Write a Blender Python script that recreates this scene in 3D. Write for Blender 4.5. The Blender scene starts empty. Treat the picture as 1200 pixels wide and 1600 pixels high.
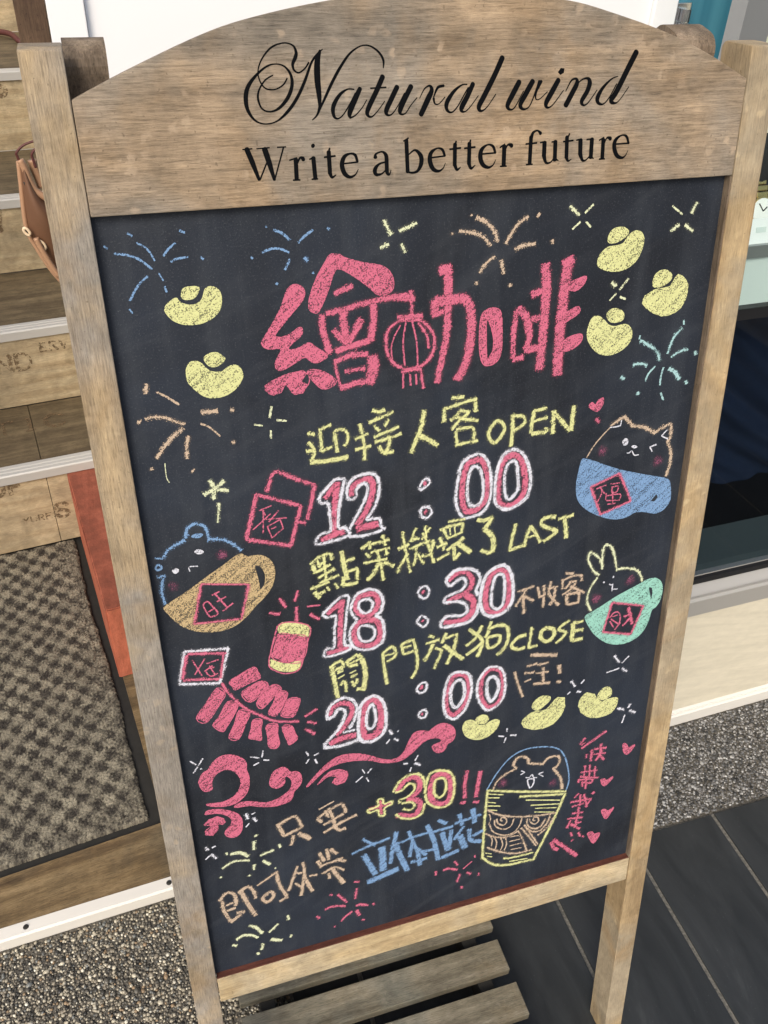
import bpy, bmesh, math, random
import numpy as np
from mathutils import Matrix, Vector
from mathutils.geometry import tessellate_polygon

# ------------------------------------------------------------------ camera
C = bpy.context.scene.collection
F_PX = 1373.06                                   # focal length in pixels of the 1200x1600 photograph
CAM = np.array([0.0, 0.0, 1.40])
EX = np.array([0.95213454, -0.1564051, 0.26263522])
EY = np.array([0.02043744, 0.88983504, 0.45582443])
NN = np.array([0.30499529, 0.42863859, -0.8504392])
LEAN = math.radians(11)
UP = -EY * math.cos(LEAN) + NN * math.sin(LEAN)
BACK = np.cross(UP, EX); BACK *= np.sign(BACK[2])
RW = np.stack([EX, BACK, UP])                    # camera axes (right, down, forward) -> world
cd = bpy.data.cameras.new('camera'); cam = bpy.data.objects.new('camera', cd); C.objects.link(cam)
r_, u_, b_ = RW @ [1, 0, 0], RW @ [0, -1, 0], RW @ [0, 0, -1]
cam.matrix_world = Matrix(((r_[0], u_[0], b_[0], CAM[0]), (r_[1], u_[1], b_[1], CAM[1]), (r_[2], u_[2], b_[2], CAM[2]), (0, 0, 0, 1)))
cd.sensor_fit = 'VERTICAL'; cd.sensor_height = 36; cd.lens = F_PX / 1600 * 36
cd.clip_start = 0.02; cd.clip_end = 2000
sc = bpy.context.scene; sc.camera = cam

# ------------------------------------------------------------------ world, sun, exposure
SUN_EL, SUN_AZ = math.radians(42), math.radians(215)      # azimuth clockwise from +Y
w = bpy.data.worlds.new('World'); sc.world = w; w.use_nodes = True
nt = w.node_tree; nt.nodes.clear()
sky = nt.nodes.new('ShaderNodeTexSky'); sky.sky_type = 'NISHITA'; sky.sun_disc = False
sky.sun_elevation = SUN_EL; sky.sun_rotation = SUN_AZ; sky.dust_density = 4.0; sky.ozone_density = 0.6; sky.air_density = 1.0
bg = nt.nodes.new('ShaderNodeBackground'); bg.inputs['Strength'].default_value = 0.15
wo = nt.nodes.new('ShaderNodeOutputWorld')
nt.links.new(sky.outputs[0], bg.inputs[0]); nt.links.new(bg.outputs[0], wo.inputs[0])
sl = bpy.data.lights.new('sun', 'SUN'); sl.energy = 1.5; sl.angle = math.radians(22); sl.color = (1, 0.95, 0.86)
so = bpy.data.objects.new('sun', sl); C.objects.link(so)
sd = Vector((math.sin(SUN_AZ) * math.cos(SUN_EL), math.cos(SUN_AZ) * math.cos(SUN_EL), math.sin(SUN_EL)))
so.rotation_euler = sd.to_track_quat('Z', 'Y').to_euler(); so.location = (-1, -3, 4)
sc.view_settings.view_transform = 'Standard'; sc.view_settings.look = 'None'
sc.view_settings.exposure = 0.36; sc.view_settings.gamma = 1; sc.view_settings.use_curve_mapping = False
sc.cycles.transparent_max_bounces = 48

# ------------------------------------------------------------------ photo pixel -> place helpers
def ray(x, y): return RW @ np.array([(x - 600) / F_PX, (y - 800) / F_PX, 1.0])
def on_z(x, y, z): d = ray(x, y); return CAM + d * ((z - CAM[2]) / d[2])
def on_plane(x, y, p0, n): d = ray(x, y); return CAM + d * (((np.array(p0) - CAM) @ n) / (d @ n))

# ------------------------------------------------------------------ mesh helpers
def put(o, parent=None):
    C.objects.link(o)
    if parent is not None: o.parent = parent
    return o
def from_bm(name, bm, mat, parent=None, smooth=False):
    me = bpy.data.meshes.new(name); bm.normal_update(); bm.to_mesh(me); bm.free()
    if smooth:
        for p in me.polygons: p.use_smooth = True
    if mat is not None: me.materials.append(mat)
    return put(bpy.data.objects.new(name, me), parent)
def tag(o, label, cat, group=None):
    o['label'] = label; o['category'] = cat
    if group: o['group'] = group
    return o
def struct(o): o['kind'] = 'structure'; return o
def empty(name, loc=(0, 0, 0), rot=(0, 0, 0)):
    o = bpy.data.objects.new(name, None); o.empty_display_size = 0.05
    o.location = loc; o.rotation_euler = rot; C.objects.link(o); return o
def box(bm, x0, x1, y0, y1, z0, z1):
    vs = [bm.verts.new((x, y, z)) for x in (x0, x1) for y in (y0, y1) for z in (z0, z1)]
    for f in ((0, 1, 3, 2), (4, 6, 7, 5), (0, 4, 5, 1), (2, 3, 7, 6), (0, 2, 6, 4), (1, 5, 7, 3)):
        bm.faces.new([vs[i] for i in f])
    bmesh.ops.recalc_face_normals(bm, faces=bm.faces)
def boxo(name, dims, mat, parent=None, bevel=0.0, seg=2, jitter=0.0):
    bm = bmesh.new(); box(bm, *dims)
    if bevel: bmesh.ops.bevel(bm, geom=list(bm.edges), offset=bevel, segments=seg, affect='EDGES', profile=0.6)
    if jitter:
        for v in bm.verts: v.co += Vector([random.uniform(-jitter, jitter) for _ in range(3)])
    return from_bm(name, bm, mat, parent, smooth=False)
def prism(name, prof, axis, a0, a1, mat, parent=None, bevel=0.0, smooth=False):
    """extrude a closed 2-D profile along axis ('x': profile is (y,z); 'y': (x,z))"""
    bm = bmesh.new()
    mk = (lambda p, a: (a, p[0], p[1])) if axis == 'x' else (lambda p, a: (p[0], a, p[1]))
    A = [bm.verts.new(mk(p, a0)) for p in prof]; B = [bm.verts.new(mk(p, a1)) for p in prof]
    n = len(prof)
    for i in range(n): bm.faces.new((A[i], A[(i + 1) % n], B[(i + 1) % n], B[i]))
    bm.faces.new(A[::-1]); bm.faces.new(B)
    bmesh.ops.recalc_face_normals(bm, faces=bm.faces)
    if bevel: bmesh.ops.bevel(bm, geom=[e for e in bm.edges if e.calc_face_angle(0) > 0.6], offset=bevel, segments=2, affect='EDGES', profile=0.6)
    return from_bm(name, bm, mat, parent, smooth)
def tube(bm, pts, rad, sides=8, closed=False):
    pts = [Vector(p) for p in pts]; n = len(pts); rings = []
    rads = rad if isinstance(rad, (list, tuple)) else [rad] * n
    ref = Vector((0.3, 0.2, 1)).normalized()
    for i, p in enumerate(pts):
        t = (pts[(i + 1) % n] - pts[i - 1]) if closed else (pts[min(i + 1, n - 1)] - pts[max(i - 1, 0)])
        t.normalize(); a = t.cross(ref)
        if a.length < 1e-3: a = t.cross(Vector((1, 0, 0)))
        a.normalize(); b = t.cross(a)
        rings.append([bm.verts.new(p + (a * math.cos(q) + b * math.sin(q)) * rads[i]) for q in [2 * math.pi * k / sides for k in range(sides)]])
    m = n if closed else n - 1
    for i in range(m):
        A, B = rings[i], rings[(i + 1) % n]
        for k in range(sides): bm.faces.new((A[k], A[(k + 1) % sides], B[(k + 1) % sides], B[k]))
    if not closed: bm.faces.new(rings[0][::-1]); bm.faces.new(rings[-1])
def spline(pts, step=None, closed=False, n=6):
    pts = [np.array(p, float) for p in pts]
    if len(pts) < 3 and not closed: 
        return [pts[0] + (pts[-1] - pts[0]) * t for t in np.linspace(0, 1, max(2, n))]
    out = []; m = len(pts)
    for i in range(m if closed else m - 1):
        if closed: p0, p1, p2, p3 = pts[i - 1], pts[i], pts[(i + 1) % m], pts[(i + 2) % m]
        else: p0, p1, p2, p3 = pts[max(i - 1, 0)], pts[i], pts[i + 1], pts[min(i + 2, m - 1)]
        for t in np.arange(n) / n:
            out.append(0.5 * ((2 * p1) + (p2 - p0) * t + (2 * p0 - 5 * p1 + 4 * p2 - p3) * t * t + (3 * p1 - p0 - 3 * p2 + p3) * t ** 3))
    if not closed: out.append(pts[-1])
    return out

# ------------------------------------------------------------------ materials
class NB:
    def __init__(s, name):
        s.m = bpy.data.materials.new(name); s.m.use_nodes = True; s.t = s.m.node_tree; s.t.nodes.clear()
        s.out = s.n('ShaderNodeOutputMaterial')
    def n(s, ty, **kw):
        nd = s.t.nodes.new(ty)
        for k, v in kw.items():
            if k.startswith('i_'): nd.inputs[k[2:].replace('_', ' ')].default_value = v
            else: setattr(nd, k, v)
        return nd
    def l(s, a, b): s.t.links.new(a, b)
    def coord(s, scale=(1, 1, 1), loc=(0, 0, 0)):
        tc = s.n('ShaderNodeTexCoord'); mp = s.n('ShaderNodeMapping')
        mp.inputs['Scale'].default_value = scale; mp.inputs['Location'].default_value = loc
        s.l(tc.outputs['Object'], mp.inputs[0]); return mp.outputs[0]
    def noise(s, co, scale, detail=4, rough=0.6, dist=0.0):
        nd = s.n('ShaderNodeTexNoise'); nd.inputs['Scale'].default_value = scale; nd.inputs['Detail'].default_value = detail
        nd.inputs['Roughness'].default_value = rough; nd.inputs['Distortion'].default_value = dist
        s.l(co, nd.inputs['Vector']); return nd.outputs['Fac']
    def ramp(s, fac, stops):
        nd = s.n('ShaderNodeValToRGB'); e = nd.color_ramp.elements
        while len(e) < len(stops): e.new(0.5)
        for i, (p, c) in enumerate(stops): e[i].position = p; e[i].color = (c[0], c[1], c[2], 1) if not isinstance(c, (int, float)) else (c, c, c, 1)
        s.l(fac, nd.inputs[0]); return nd.outputs[0]
    def mix(s, fac, a, b, mode='MIX'):
        nd = s.n('ShaderNodeMix'); nd.data_type = 'RGBA'; nd.blend_type = mode
        if isinstance(fac, (int, float)): nd.inputs['Factor'].default_value = fac
        else: s.l(fac, nd.inputs['Factor'])
        for k, v in (('A', a), ('B', b)):
            sk = [i for i in nd.inputs if i.name == k and i.type == 'RGBA'][0]
            if isinstance(v, tuple): sk.default_value = (v[0], v[1], v[2], 1)
            else: s.l(v, sk)
        return [o for o in nd.outputs if o.type == 'RGBA'][0]
    def math(s, op, a, b=None, clamp=False):
        nd = s.n('ShaderNodeMath'); nd.operation = op; nd.use_clamp = clamp
        for i, v in enumerate((a, b)):
            if v is None: continue
            if isinstance(v, (int, float)): nd.inputs[i].default_value = v
            else: s.l(v, nd.inputs[i])
        return nd.outputs[0]
    def bump(s, h, strength=0.3, dist=0.001):
        nd = s.n('ShaderNodeBump'); nd.inputs['Strength'].default_value = strength; nd.inputs['Distance'].default_value = dist
        s.l(h, nd.inputs['Height']); return nd.outputs[0]
    def bsdf(s, col, rough=0.6, normal=None, spec=0.4, metal=0.0):
        p = s.n('ShaderNodeBsdfPrincipled')
        if isinstance(col, tuple): p.inputs['Base Color'].default_value = (*col[:3], 1)
        else: s.l(col, p.inputs['Base Color'])
        if isinstance(rough, (int, float)): p.inputs['Roughness'].default_value = rough
        else: s.l(rough, p.inputs['Roughness'])
        p.inputs['Specular IOR Level'].default_value = spec; p.inputs['Metallic'].default_value = metal
        if normal is not None: s.l(normal, p.inputs['Normal'])
        return p.outputs[0]
    def done(s, sh): s.l(sh, s.out.inputs[0]); return s.m
def srgb(r, g, b):
    f = lambda c: (c / 255 / 12.92) if c / 255 <= 0.04045 else ((c / 255 + 0.055) / 1.055) ** 2.4
    return (f(r), f(g), f(b))

def wood(name, dark, mid, light, axis='z', spots=0.5, grain=1.0, rough=0.75, loc=(0, 0, 0), grey=None, greyamt=0.5):
    b = NB(name); k = {'x': (1, 14, 14), 'y': (14, 1, 14), 'z': (14, 14, 1)}[axis]
    k2 = {'x': (1, 13, 13), 'y': (13, 1, 13), 'z': (13, 13, 1)}[axis]
    co = b.coord(k, loc); cf = b.coord(k2, loc); cr = b.coord((1, 1, 1), loc)
    n1 = b.noise(co, 3.2, 5, 0.62, 0.4); n2 = b.noise(cf, 62, 4, 0.75)
    col = b.ramp(n1, [(0.28, dark), (0.5, mid), (0.72, light)])
    if grey is not None:
        g = b.noise(cr, 5.5, 4, 0.6, 0.5); gm = b.ramp(g, [(0.44, 0.0), (0.58, 1.0)])
        col = b.mix(b.math('MULTIPLY', gm, greyamt), col, grey)
    st = b.ramp(b.noise(b.coord((1, 1, 1), (loc[0] + 7, loc[1], loc[2])), 9, 4, 0.65, 0.8), [(0.5, 0.0), (0.7, 1.0)])
    col = b.mix(b.math('MULTIPLY', st, 0.45 if spots > 0 else 0.0), col, (mid[0] * 0.82, mid[1] * 0.68, mid[2] * 0.48))
    lg = b.ramp(b.noise(b.coord(k, (loc[0], loc[1] + 3, loc[2])), 1.1, 3, 0.55, 0.6), [(0.35, 0.8), (0.65, 1.14)])
    mo_ = b.ramp(b.noise(b.coord((1, 1, 1), (loc[0], loc[1], loc[2] + 9)), 26, 5, 0.7, 0.4), [(0.3, 0.62), (0.7, 1.32)])
    col = b.mix(0.7, col, mo_, 'MULTIPLY')
    col = b.mix(0.7, col, lg, 'MULTIPLY')
    fine = b.ramp(n2, [(0.28, 0.34), (0.5, 1.0), (0.72, 1.45)])
    col = b.mix(0.85 * grain, col, fine, 'MULTIPLY')
    v = b.n('ShaderNodeTexVoronoi'); v.inputs['Scale'].default_value = 74; v.inputs['Randomness'].default_value = 1
    dd = b.noise(cr, 60, 3); dv = b.n('ShaderNodeVectorMath'); dv.operation = 'SCALE'
    ad = b.n('ShaderNodeVectorMath'); ad.operation = 'ADD'; cv = b.n('ShaderNodeCombineXYZ')
    for i in range(3): b.l(b.math('MULTIPLY', dd, 0.02), cv.inputs[i])
    b.l(cr, ad.inputs[0]); b.l(cv.outputs[0], ad.inputs[1]); b.l(ad.outputs[0], v.inputs['Vector'])
    sp = b.ramp(v.outputs['Distance'], [(0.2, 1.0), (0.34, 0.0)])
    sm = b.ramp(b.noise(cr, 14, 3), [(0.48, 0.0), (0.66, 1.0)])
    col = b.mix(b.math('MULTIPLY', b.math('MULTIPLY', sp, sm), spots), col, tuple(min(1, c * 1.12 + 0.05) for c in light))
    pt = b.ramp(b.noise(cr, 330, 2, 0.5), [(0.66, 0.0), (0.74, 1.0)])
    col = b.mix(b.math('MULTIPLY', pt, 0.5), col, tuple(c * 0.45 for c in dark))
    nm = b.bump(b.math('ADD', b.math('MULTIPLY', n2, 1.0), n1), 0.55, 0.0014)
    return b.done(b.bsdf(col, rough, nm, 0.3))

M = {}
M['header'] = wood('weathered_wood_across', srgb(112, 97, 79), srgb(147, 129, 106), srgb(168, 147, 120), 'x', 0.6, 0.9, grey=srgb(130, 122, 110), greyamt=0.9)
M['post'] = wood('weathered_wood_upright', srgb(114, 101, 82), srgb(148, 132, 108), srgb(170, 150, 118), 'z', 0.35, 0.9, grey=srgb(136, 130, 121), greyamt=0.95)
M['post_warm'] = wood('warm_wood_upright', srgb(138, 116, 86), srgb(168, 146, 111), srgb(188, 166, 128), 'z', 0.45, 0.6, grey=srgb(160, 148, 126), greyamt=0.85, loc=(3, 1, 2))
M['rail'] = wood('warm_wood_across', srgb(146, 126, 94), srgb(176, 156, 120), srgb(196, 177, 140), 'x', 0.5, 0.6, grey=srgb(174, 162, 138), greyamt=0.7, loc=(2, 5, 1))
M['dark_jamb'] = wood('dark_door_timber', srgb(58, 44, 34), srgb(82, 64, 50), srgb(100, 80, 62), 'z', 0.0, 0.8)
M['red_wood'] = wood('red_brown_wood', srgb(60, 34, 28), srgb(88, 50, 40), srgb(112, 66, 52), 'x', 0.1, 0.8)
M['dark_post'] = wood('shaded_old_wood', srgb(72, 62, 51), srgb(112, 98, 82), srgb(148, 132, 112), 'z', 0.1, 1.0, loc=(1, 1, 5))
M['slat'] = wood('silvered_grey_wood', srgb(80, 74, 60), srgb(116, 109, 92), srgb(142, 134, 116), 'x', 0.2, 1.0, loc=(4, 2, 0), grey=srgb(104, 104, 94), greyamt=0.7)
M['plank'] = wood('oiled_crate_wood', srgb(158, 138, 106), srgb(182, 164, 132), srgb(198, 182, 150), 'x', 0.0, 0.6, loc=(6, 0, 0), grey=srgb(156, 142, 116), greyamt=0.6)
M['tread'] = wood('shaded_tread_wood', srgb(82, 70, 53), srgb(104, 91, 69), srgb(122, 108, 83), 'x', 0.0, 0.8, loc=(0, 6, 0))  # darker than the riser planks: shade on the treads put into the wood colour
M['threshold'] = wood('stained_threshold_wood', srgb(78, 62, 42), srgb(116, 97, 68), srgb(140, 120, 88), 'x', 0.0, 1.0, loc=(0, 3, 3), grey=srgb(92, 82, 64), greyamt=0.7)

b = NB('black_chalkboard'); co = b.coord()
n1 = b.noise(co, 700, 3, 0.6); n2 = b.noise(co, 4.5, 4, 0.6, 0.6); n3 = b.noise(b.coord((9, 9, 1.2)), 6, 3, 0.6)
col = b.ramp(n2, [(0.35, (0.0095, 0.0118, 0.017)), (0.65, (0.018, 0.0245, 0.0375))])
col = b.mix(b.math('MULTIPLY', b.ramp(n3, [(0.45, 0.0), (0.75, 1.0)]), 0.35), col, (0.045, 0.052, 0.062))
col = b.mix(b.math('MULTIPLY', b.ramp(n1, [(0.58, 0.0), (0.72, 1.0)]), 0.4), col, (0.12, 0.13, 0.14))
sm1 = b.n('ShaderNodeMapping'); sm1.inputs['Rotation'].default_value = (0, math.radians(24), 0); b.l(co, sm1.inputs[0]); sm2_ = b.n('ShaderNodeMapping'); sm2_.inputs['Scale'].default_value = (1, 1, 5); b.l(sm1.outputs[0], sm2_.inputs[0])
ws_ = b.noise(sm2_.outputs[0], 7, 5, 0.62, 1.2); col = b.mix(b.math('MULTIPLY', b.ramp(ws_, [(0.5, 0.0), (0.72, 1.0)]), 0.28), col, (0.052, 0.058, 0.068))
M['board'] = b.done(b.bsdf(col, 0.6, b.bump(n1, 0.6, 0.0006), 0.3))

b = NB('chalk'); co = b.coord()
at = b.n('ShaderNodeAttribute', attribute_name='edge'); ac = b.n('ShaderNodeAttribute', attribute_name='ccol'); ade = b.n('ShaderNodeAttribute', attribute_name='dens')
n1 = b.noise(co, 880, 2, 0.65); n2 = b.noise(co, 300, 3, 0.65); hm = b.n('ShaderNodeMapping'); hm.inputs['Rotation'].default_value = (0, math.radians(38), 0); b.l(co, hm.inputs[0]); hs = b.n('ShaderNodeMapping'); hs.inputs['Scale'].default_value = (1, 1, 9); b.l(hm.outputs[0], hs.inputs[0])
n3 = b.noise(hs.outputs[0], 52, 3, 0.6, 0.3)
n = b.math('ADD', b.math('ADD', b.math('MULTIPLY', n1, 0.52), b.math('MULTIPLY', n2, 0.22)), b.math('MULTIPLY', n3, 0.26))
thr = b.math('ADD', b.math('SUBTRACT', 0.548, b.math('MULTIPLY', ade.outputs['Fac'], 0.118)), b.math('MULTIPLY', b.math('POWER', at.outputs['Fac'], 1.8), 0.15))
al = b.n('ShaderNodeMapRange', interpolation_type='SMOOTHSTEP'); al.inputs['From Min'].default_value = -0.035; al.inputs['From Max'].default_value = 0.055
b.l(b.math('SUBTRACT', n, thr), al.inputs['Value'])
colr = b.mix(b.math('MULTIPLY', n2, 0.35), ac.outputs['Color'], (0.03, 0.035, 0.04))
tr = b.n('ShaderNodeBsdfTransparent'); mx = b.n('ShaderNodeMixShader')
haze = b.math('MULTIPLY', b.math('SUBTRACT', 1.0, at.outputs['Fac']), b.math('MULTIPLY', ade.outputs['Fac'], 0.34))
b.l(b.math('MULTIPLY', b.math('MAXIMUM', al.outputs[0], haze), 0.95), mx.inputs[0]); b.l(tr.outputs[0], mx.inputs[1]); b.l(b.bsdf(colr, 0.95, None, 0.1), mx.inputs[2])
M['chalk'] = b.done(mx.outputs[0])

def print_mat(name, col, cover):
    b = NB(name); co = b.coord(); n = b.noise(co, 160, 4, 0.7)
    tr = b.n('ShaderNodeBsdfTransparent'); mx = b.n('ShaderNodeMixShader')
    b.l(b.ramp(n, [(0.5 - cover * 0.35, 0.0), (0.62 - cover * 0.3, 0.92)]), mx.inputs[0])
    b.l(tr.outputs[0], mx.inputs[1]); b.l(b.bsdf(col, 0.7, None, 0.2), mx.inputs[2]); return b.done(mx.outputs[0])
M['stencil'] = print_mat('faded_stencil_ink', srgb(116, 97, 74), 0.18)

b = NB('slate_tile'); co = b.coord(); cs = b.coord((5, 1.1, 5))
n1 = b.noise(cs, 3, 5, 0.65, 0.8); n2 = b.noise(co, 60, 4, 0.6); n3 = b.noise(co, 240, 2)
col = b.ramp(n1, [(0.35, (0.016, 0.0185, 0.020)), (0.6, (0.027, 0.030, 0.032)), (0.8, (0.058, 0.063, 0.064))])
col = b.mix(b.math('MULTIPLY', b.ramp(n3, [(0.68, 0.0), (0.76, 1.0)]), 0.3), col, (0.12, 0.12, 0.12))
M['tile'] = b.done(b.bsdf(col, b.math('ADD', b.math('MULTIPLY', n2, 0.3), 0.42), b.bump(b.math('ADD', n2, n1), 0.25, 0.001), 0.35))
b = NB('grey_grout'); co = b.coord(); n1 = b.noise(co, 220, 4, 0.7)
M['grout'] = b.done(b.bsdf(b.ramp(n1, [(0.3, srgb(70, 69, 65)), (0.7, srgb(122, 119, 111))]), 0.9, b.bump(n1, 0.5, 0.001)))
b = NB('cement_matrix'); co = b.coord(); n1 = b.noise(co, 260, 4, 0.7)
M['cement'] = b.done(b.bsdf(b.ramp(n1, [(0.3, srgb(58, 55, 50)), (0.7, srgb(122, 117, 106))]), 0.9, b.bump(n1, 0.6, 0.002)))
b = NB('washed_pebbles'); at = b.n('ShaderNodeAttribute', attribute_name='ccol'); co = b.coord(); n1 = b.noise(co, 500, 3)
M['pebble'] = b.done(b.bsdf(b.mix(0.5, at.outputs['Color'], b.ramp(n1, [(0.3, 0.55), (0.7, 1.0)]), 'MULTIPLY'), 0.42, b.bump(n1, 0.3, 0.0005), 0.5))
b = NB('mat_tufts'); at = b.n('ShaderNodeAttribute', attribute_name='ccol'); co = b.coord(); n1 = b.noise(co, 900, 2); n2 = b.noise(co, 300, 3)
M['mat'] = b.done(b.bsdf(b.mix(0.85, at.outputs['Color'], b.ramp(n1, [(0.3, 0.35), (0.55, 0.95), (0.75, 1.4)]), 'MULTIPLY'), 0.95, b.bump(b.math('ADD', n1, n2), 1.0, 0.002), 0.1))

def plain(name, col, rough=0.5, metal=0.0, var=0.15, scale=30, spec=0.4, bump=0.1, stretch=(1, 1, 1)):
    b = NB(name); co = b.coord(stretch); n = b.noise(co, scale, 4, 0.6)
    c = b.mix(b.math('MULTIPLY', n, var * 2), tuple(min(1, x * (1 + var * 0.6)) for x in col), tuple(x * (1 - var) for x in col))
    r = b.math('ADD', b.math('MULTIPLY', b.noise(co, scale * 2.3, 3), 0.2), max(0.02, rough - 0.1))
    return b.done(b.bsdf(c, r, b.bump(n, bump, 0.0008), spec, metal))
M['paint'] = plain('black_lettering_paint', (0.0035, 0.0038, 0.0045), 0.75, var=0.3, scale=200, spec=0.06)
M['rubber'] = plain('dirty_black_rubber', (0.022, 0.021, 0.018), 0.8, var=0.5, scale=60)
M['alu'] = plain('brushed_aluminium', (0.62, 0.62, 0.6), 0.35, 0.85, 0.12, 40, stretch=(0.3, 8, 8))
M['nosing'] = plain('scuffed_nosing_metal', (0.50, 0.49, 0.46), 0.4, 0.2, 0.15, 25, stretch=(0.5, 6, 6))
M['rail_metal'] = plain('satin_grey_aluminium', (0.40, 0.385, 0.35), 0.42, 0.25, 0.1, 30, stretch=(0.3, 8, 8))
M['alu_white'] = plain('worn_white_aluminium', (0.66, 0.635, 0.575), 0.4, 0.0, 0.22, 14, stretch=(0.5, 6, 6))
M['alu_grey'] = plain('grey_anodised_frame', (0.30, 0.31, 0.31), 0.38, 0.6, 0.1, 30)
M['white'] = plain('white_gloss_panel', (0.84, 0.845, 0.85), 0.22, 0.0, 0.03, 6, 0.5, 0.02)
M['black'] = plain('black_trim', (0.012, 0.012, 0.013), 0.45, var=0.3)
M['cream_wall'] = plain('cream_display_lining', (0.72, 0.66, 0.50), 0.6, var=0.06)
M['pale'] = plain('pale_laminate', (0.62, 0.68, 0.66), 0.4, var=0.08, scale=12)
M['chrome'] = plain('chrome', (0.7, 0.7, 0.72), 0.15, 1.0, 0.05)
M['gold'] = plain('gold_metal', (0.62, 0.42, 0.16), 0.28, 1.0, 0.1)
M['dial'] = plain('white_dial', (0.8, 0.79, 0.76), 0.3, var=0.05)
M['card'] = plain('white_card', (0.82, 0.83, 0.83), 0.6, var=0.03)
M['cloth_black'] = plain('black_velvet', (0.012, 0.013, 0.015), 0.9, var=0.4, scale=80)
M['leather'] = plain('tan_leather', srgb(104, 74, 54), 0.55, var=0.3, scale=55, bump=0.3)
M['leather_edge'] = plain('pale_leather_edge', srgb(164, 128, 100), 0.5, var=0.2, scale=60)
M['eyelet'] = plain('cream_eyelet', srgb(222, 200, 168), 0.4, var=0.1)
M['cord'] = plain('maroon_cord', srgb(84, 46, 42), 0.5, var=0.25, scale=90)
M['wall'] = plain('plaster_wall', (0.5, 0.47, 0.42), 0.85, var=0.1)
b = NB('red_brick'); co = b.coord(); n1 = b.noise(co, 28, 5, 0.65); n2 = b.noise(co, 210, 3, 0.6)
col = b.ramp(n1, [(0.3, srgb(128, 58, 42)), (0.55, srgb(172, 84, 62)), (0.75, srgb(196, 110, 86))])
col = b.mix(b.math('MULTIPLY', b.ramp(n2, [(0.62, 0.0), (0.7, 1.0)]), 0.7), col, srgb(82, 36, 28))
col = b.mix(0.3, col, srgb(190, 132, 104))
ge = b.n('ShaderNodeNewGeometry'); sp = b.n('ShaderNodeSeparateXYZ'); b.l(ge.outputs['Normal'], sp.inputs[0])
top_shade = b.math('MULTIPLY', b.ramp(sp.outputs[2], [(0.4, 0.0), (0.7, 1.0)]), b.ramp(n1, [(0.25, 1.0), (0.75, 0.55)]))  # shade of the top face put into the colour, mottled like weathering
col = b.mix(b.math('MULTIPLY', top_shade, 0.85), col, srgb(104, 58, 46))
M['brick'] = b.done(b.bsdf(col, 0.85, b.bump(b.math('ADD', n1, n2), 0.7, 0.0015), 0.25))
b = NB('cream_stone_panel'); co = b.coord((1, 1, 2.2)); cd2 = b.n('ShaderNodeMapping'); cd2.inputs['Rotation'].default_value = (0, math.radians(-28), 0); b.l(co, cd2.inputs[0])
ms = b.n('ShaderNodeMapping'); ms.inputs['Scale'].default_value = (1, 1, 7); b.l(cd2.outputs[0], ms.inputs[0])
n1 = b.noise(ms.outputs[0], 4, 5, 0.6, 0.8); n2 = b.noise(co, 40, 4, 0.6)
col = b.ramp(n1, [(0.3, srgb(178, 168, 140)), (0.55, srgb(206, 196, 168)), (0.75, srgb(222, 212, 186))])
col = b.mix(0.6, col, srgb(224, 217, 198))
M['stone'] = b.done(b.bsdf(b.mix(0.4, col, b.ramp(n2, [(0.3, 0.8), (0.7, 1.05)]), 'MULTIPLY'), 0.5, b.bump(n1, 0.1, 0.001)))
def glass(name, tint, clear):
    b = NB(name); fr = b.n('ShaderNodeFresnel', i_IOR=1.5); tr = b.n('ShaderNodeBsdfTransparent'); tr.inputs[0].default_value = (*tint, 1)
    gl = b.n('ShaderNodeBsdfGlossy'); gl.inputs['Roughness'].default_value = 0.02
    mx = b.n('ShaderNodeMixShader'); gg = b.n('ShaderNodeNewGeometry'); b.l(b.math('MULTIPLY', fr.outputs[0], b.math('SUBTRACT', 1.0, gg.outputs['Backfacing'])), mx.inputs[0]); b.l(tr.outputs[0], mx.inputs[1]); b.l(gl.outputs[0], mx.inputs[2])
    return b.done(mx.outputs[0])
M['smoked_glass'] = glass('smoked_window_glass', (0.72, 0.76, 0.80), 1)
M['navy_cloth'] = plain('navy_cloth', srgb(27, 41, 62), 0.7, var=0.25, scale=40, bump=0.2)
M['grey_green'] = plain('grey_green_laminate', srgb(84, 94, 90), 0.5, var=0.15)
M['glass'] = glass('clear_window_glass', (0.93, 0.97, 0.96), 1)
b = NB('dark_smoked_glass'); co = b.coord((1, 1, 1)); mp = b.n('ShaderNodeMapping'); mp.inputs['Rotation'].default_value = (0, math.radians(32), 0); mp.inputs['Scale'].default_value = (1.5, 1, 30); b.l(co, mp.inputs[0])
n1 = b.noise(mp.outputs[0], 2.2, 3, 0.5)
M['dark_glass'] = b.done(b.bsdf(b.ramp(n1, [(0.4, (0.004, 0.006, 0.009)), (0.75, (0.012, 0.02, 0.034))]), 0.12, b.bump(n1, 0.05, 0.002), 0.5))
b = NB('teal_glass_film'); co = b.coord((14, 1, 0.6)); n1 = b.noise(co, 2, 3, 0.5)
M['teal'] = b.done(b.bsdf(b.ramp(n1, [(0.35, srgb(58, 112, 132)), (0.6, srgb(76, 132, 150)), (0.75, srgb(120, 168, 184))]), 0.35, None, 0.15))

# ================================================================== SETTING
GA = math.radians(1.7)                                   # direction of the shop front
SHOP0 = on_z(1044, 1136, 0.0)                            # foot of the shop front strip
SD = np.array([math.cos(GA), math.sin(GA), 0]); SN = np.array([-math.sin(GA), math.cos(GA), 0])
ground = struct(boxo('ground', (-60, 60, -60, SHOP0[1] + 3.2, -0.25, -0.006), M['cement']))
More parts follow.
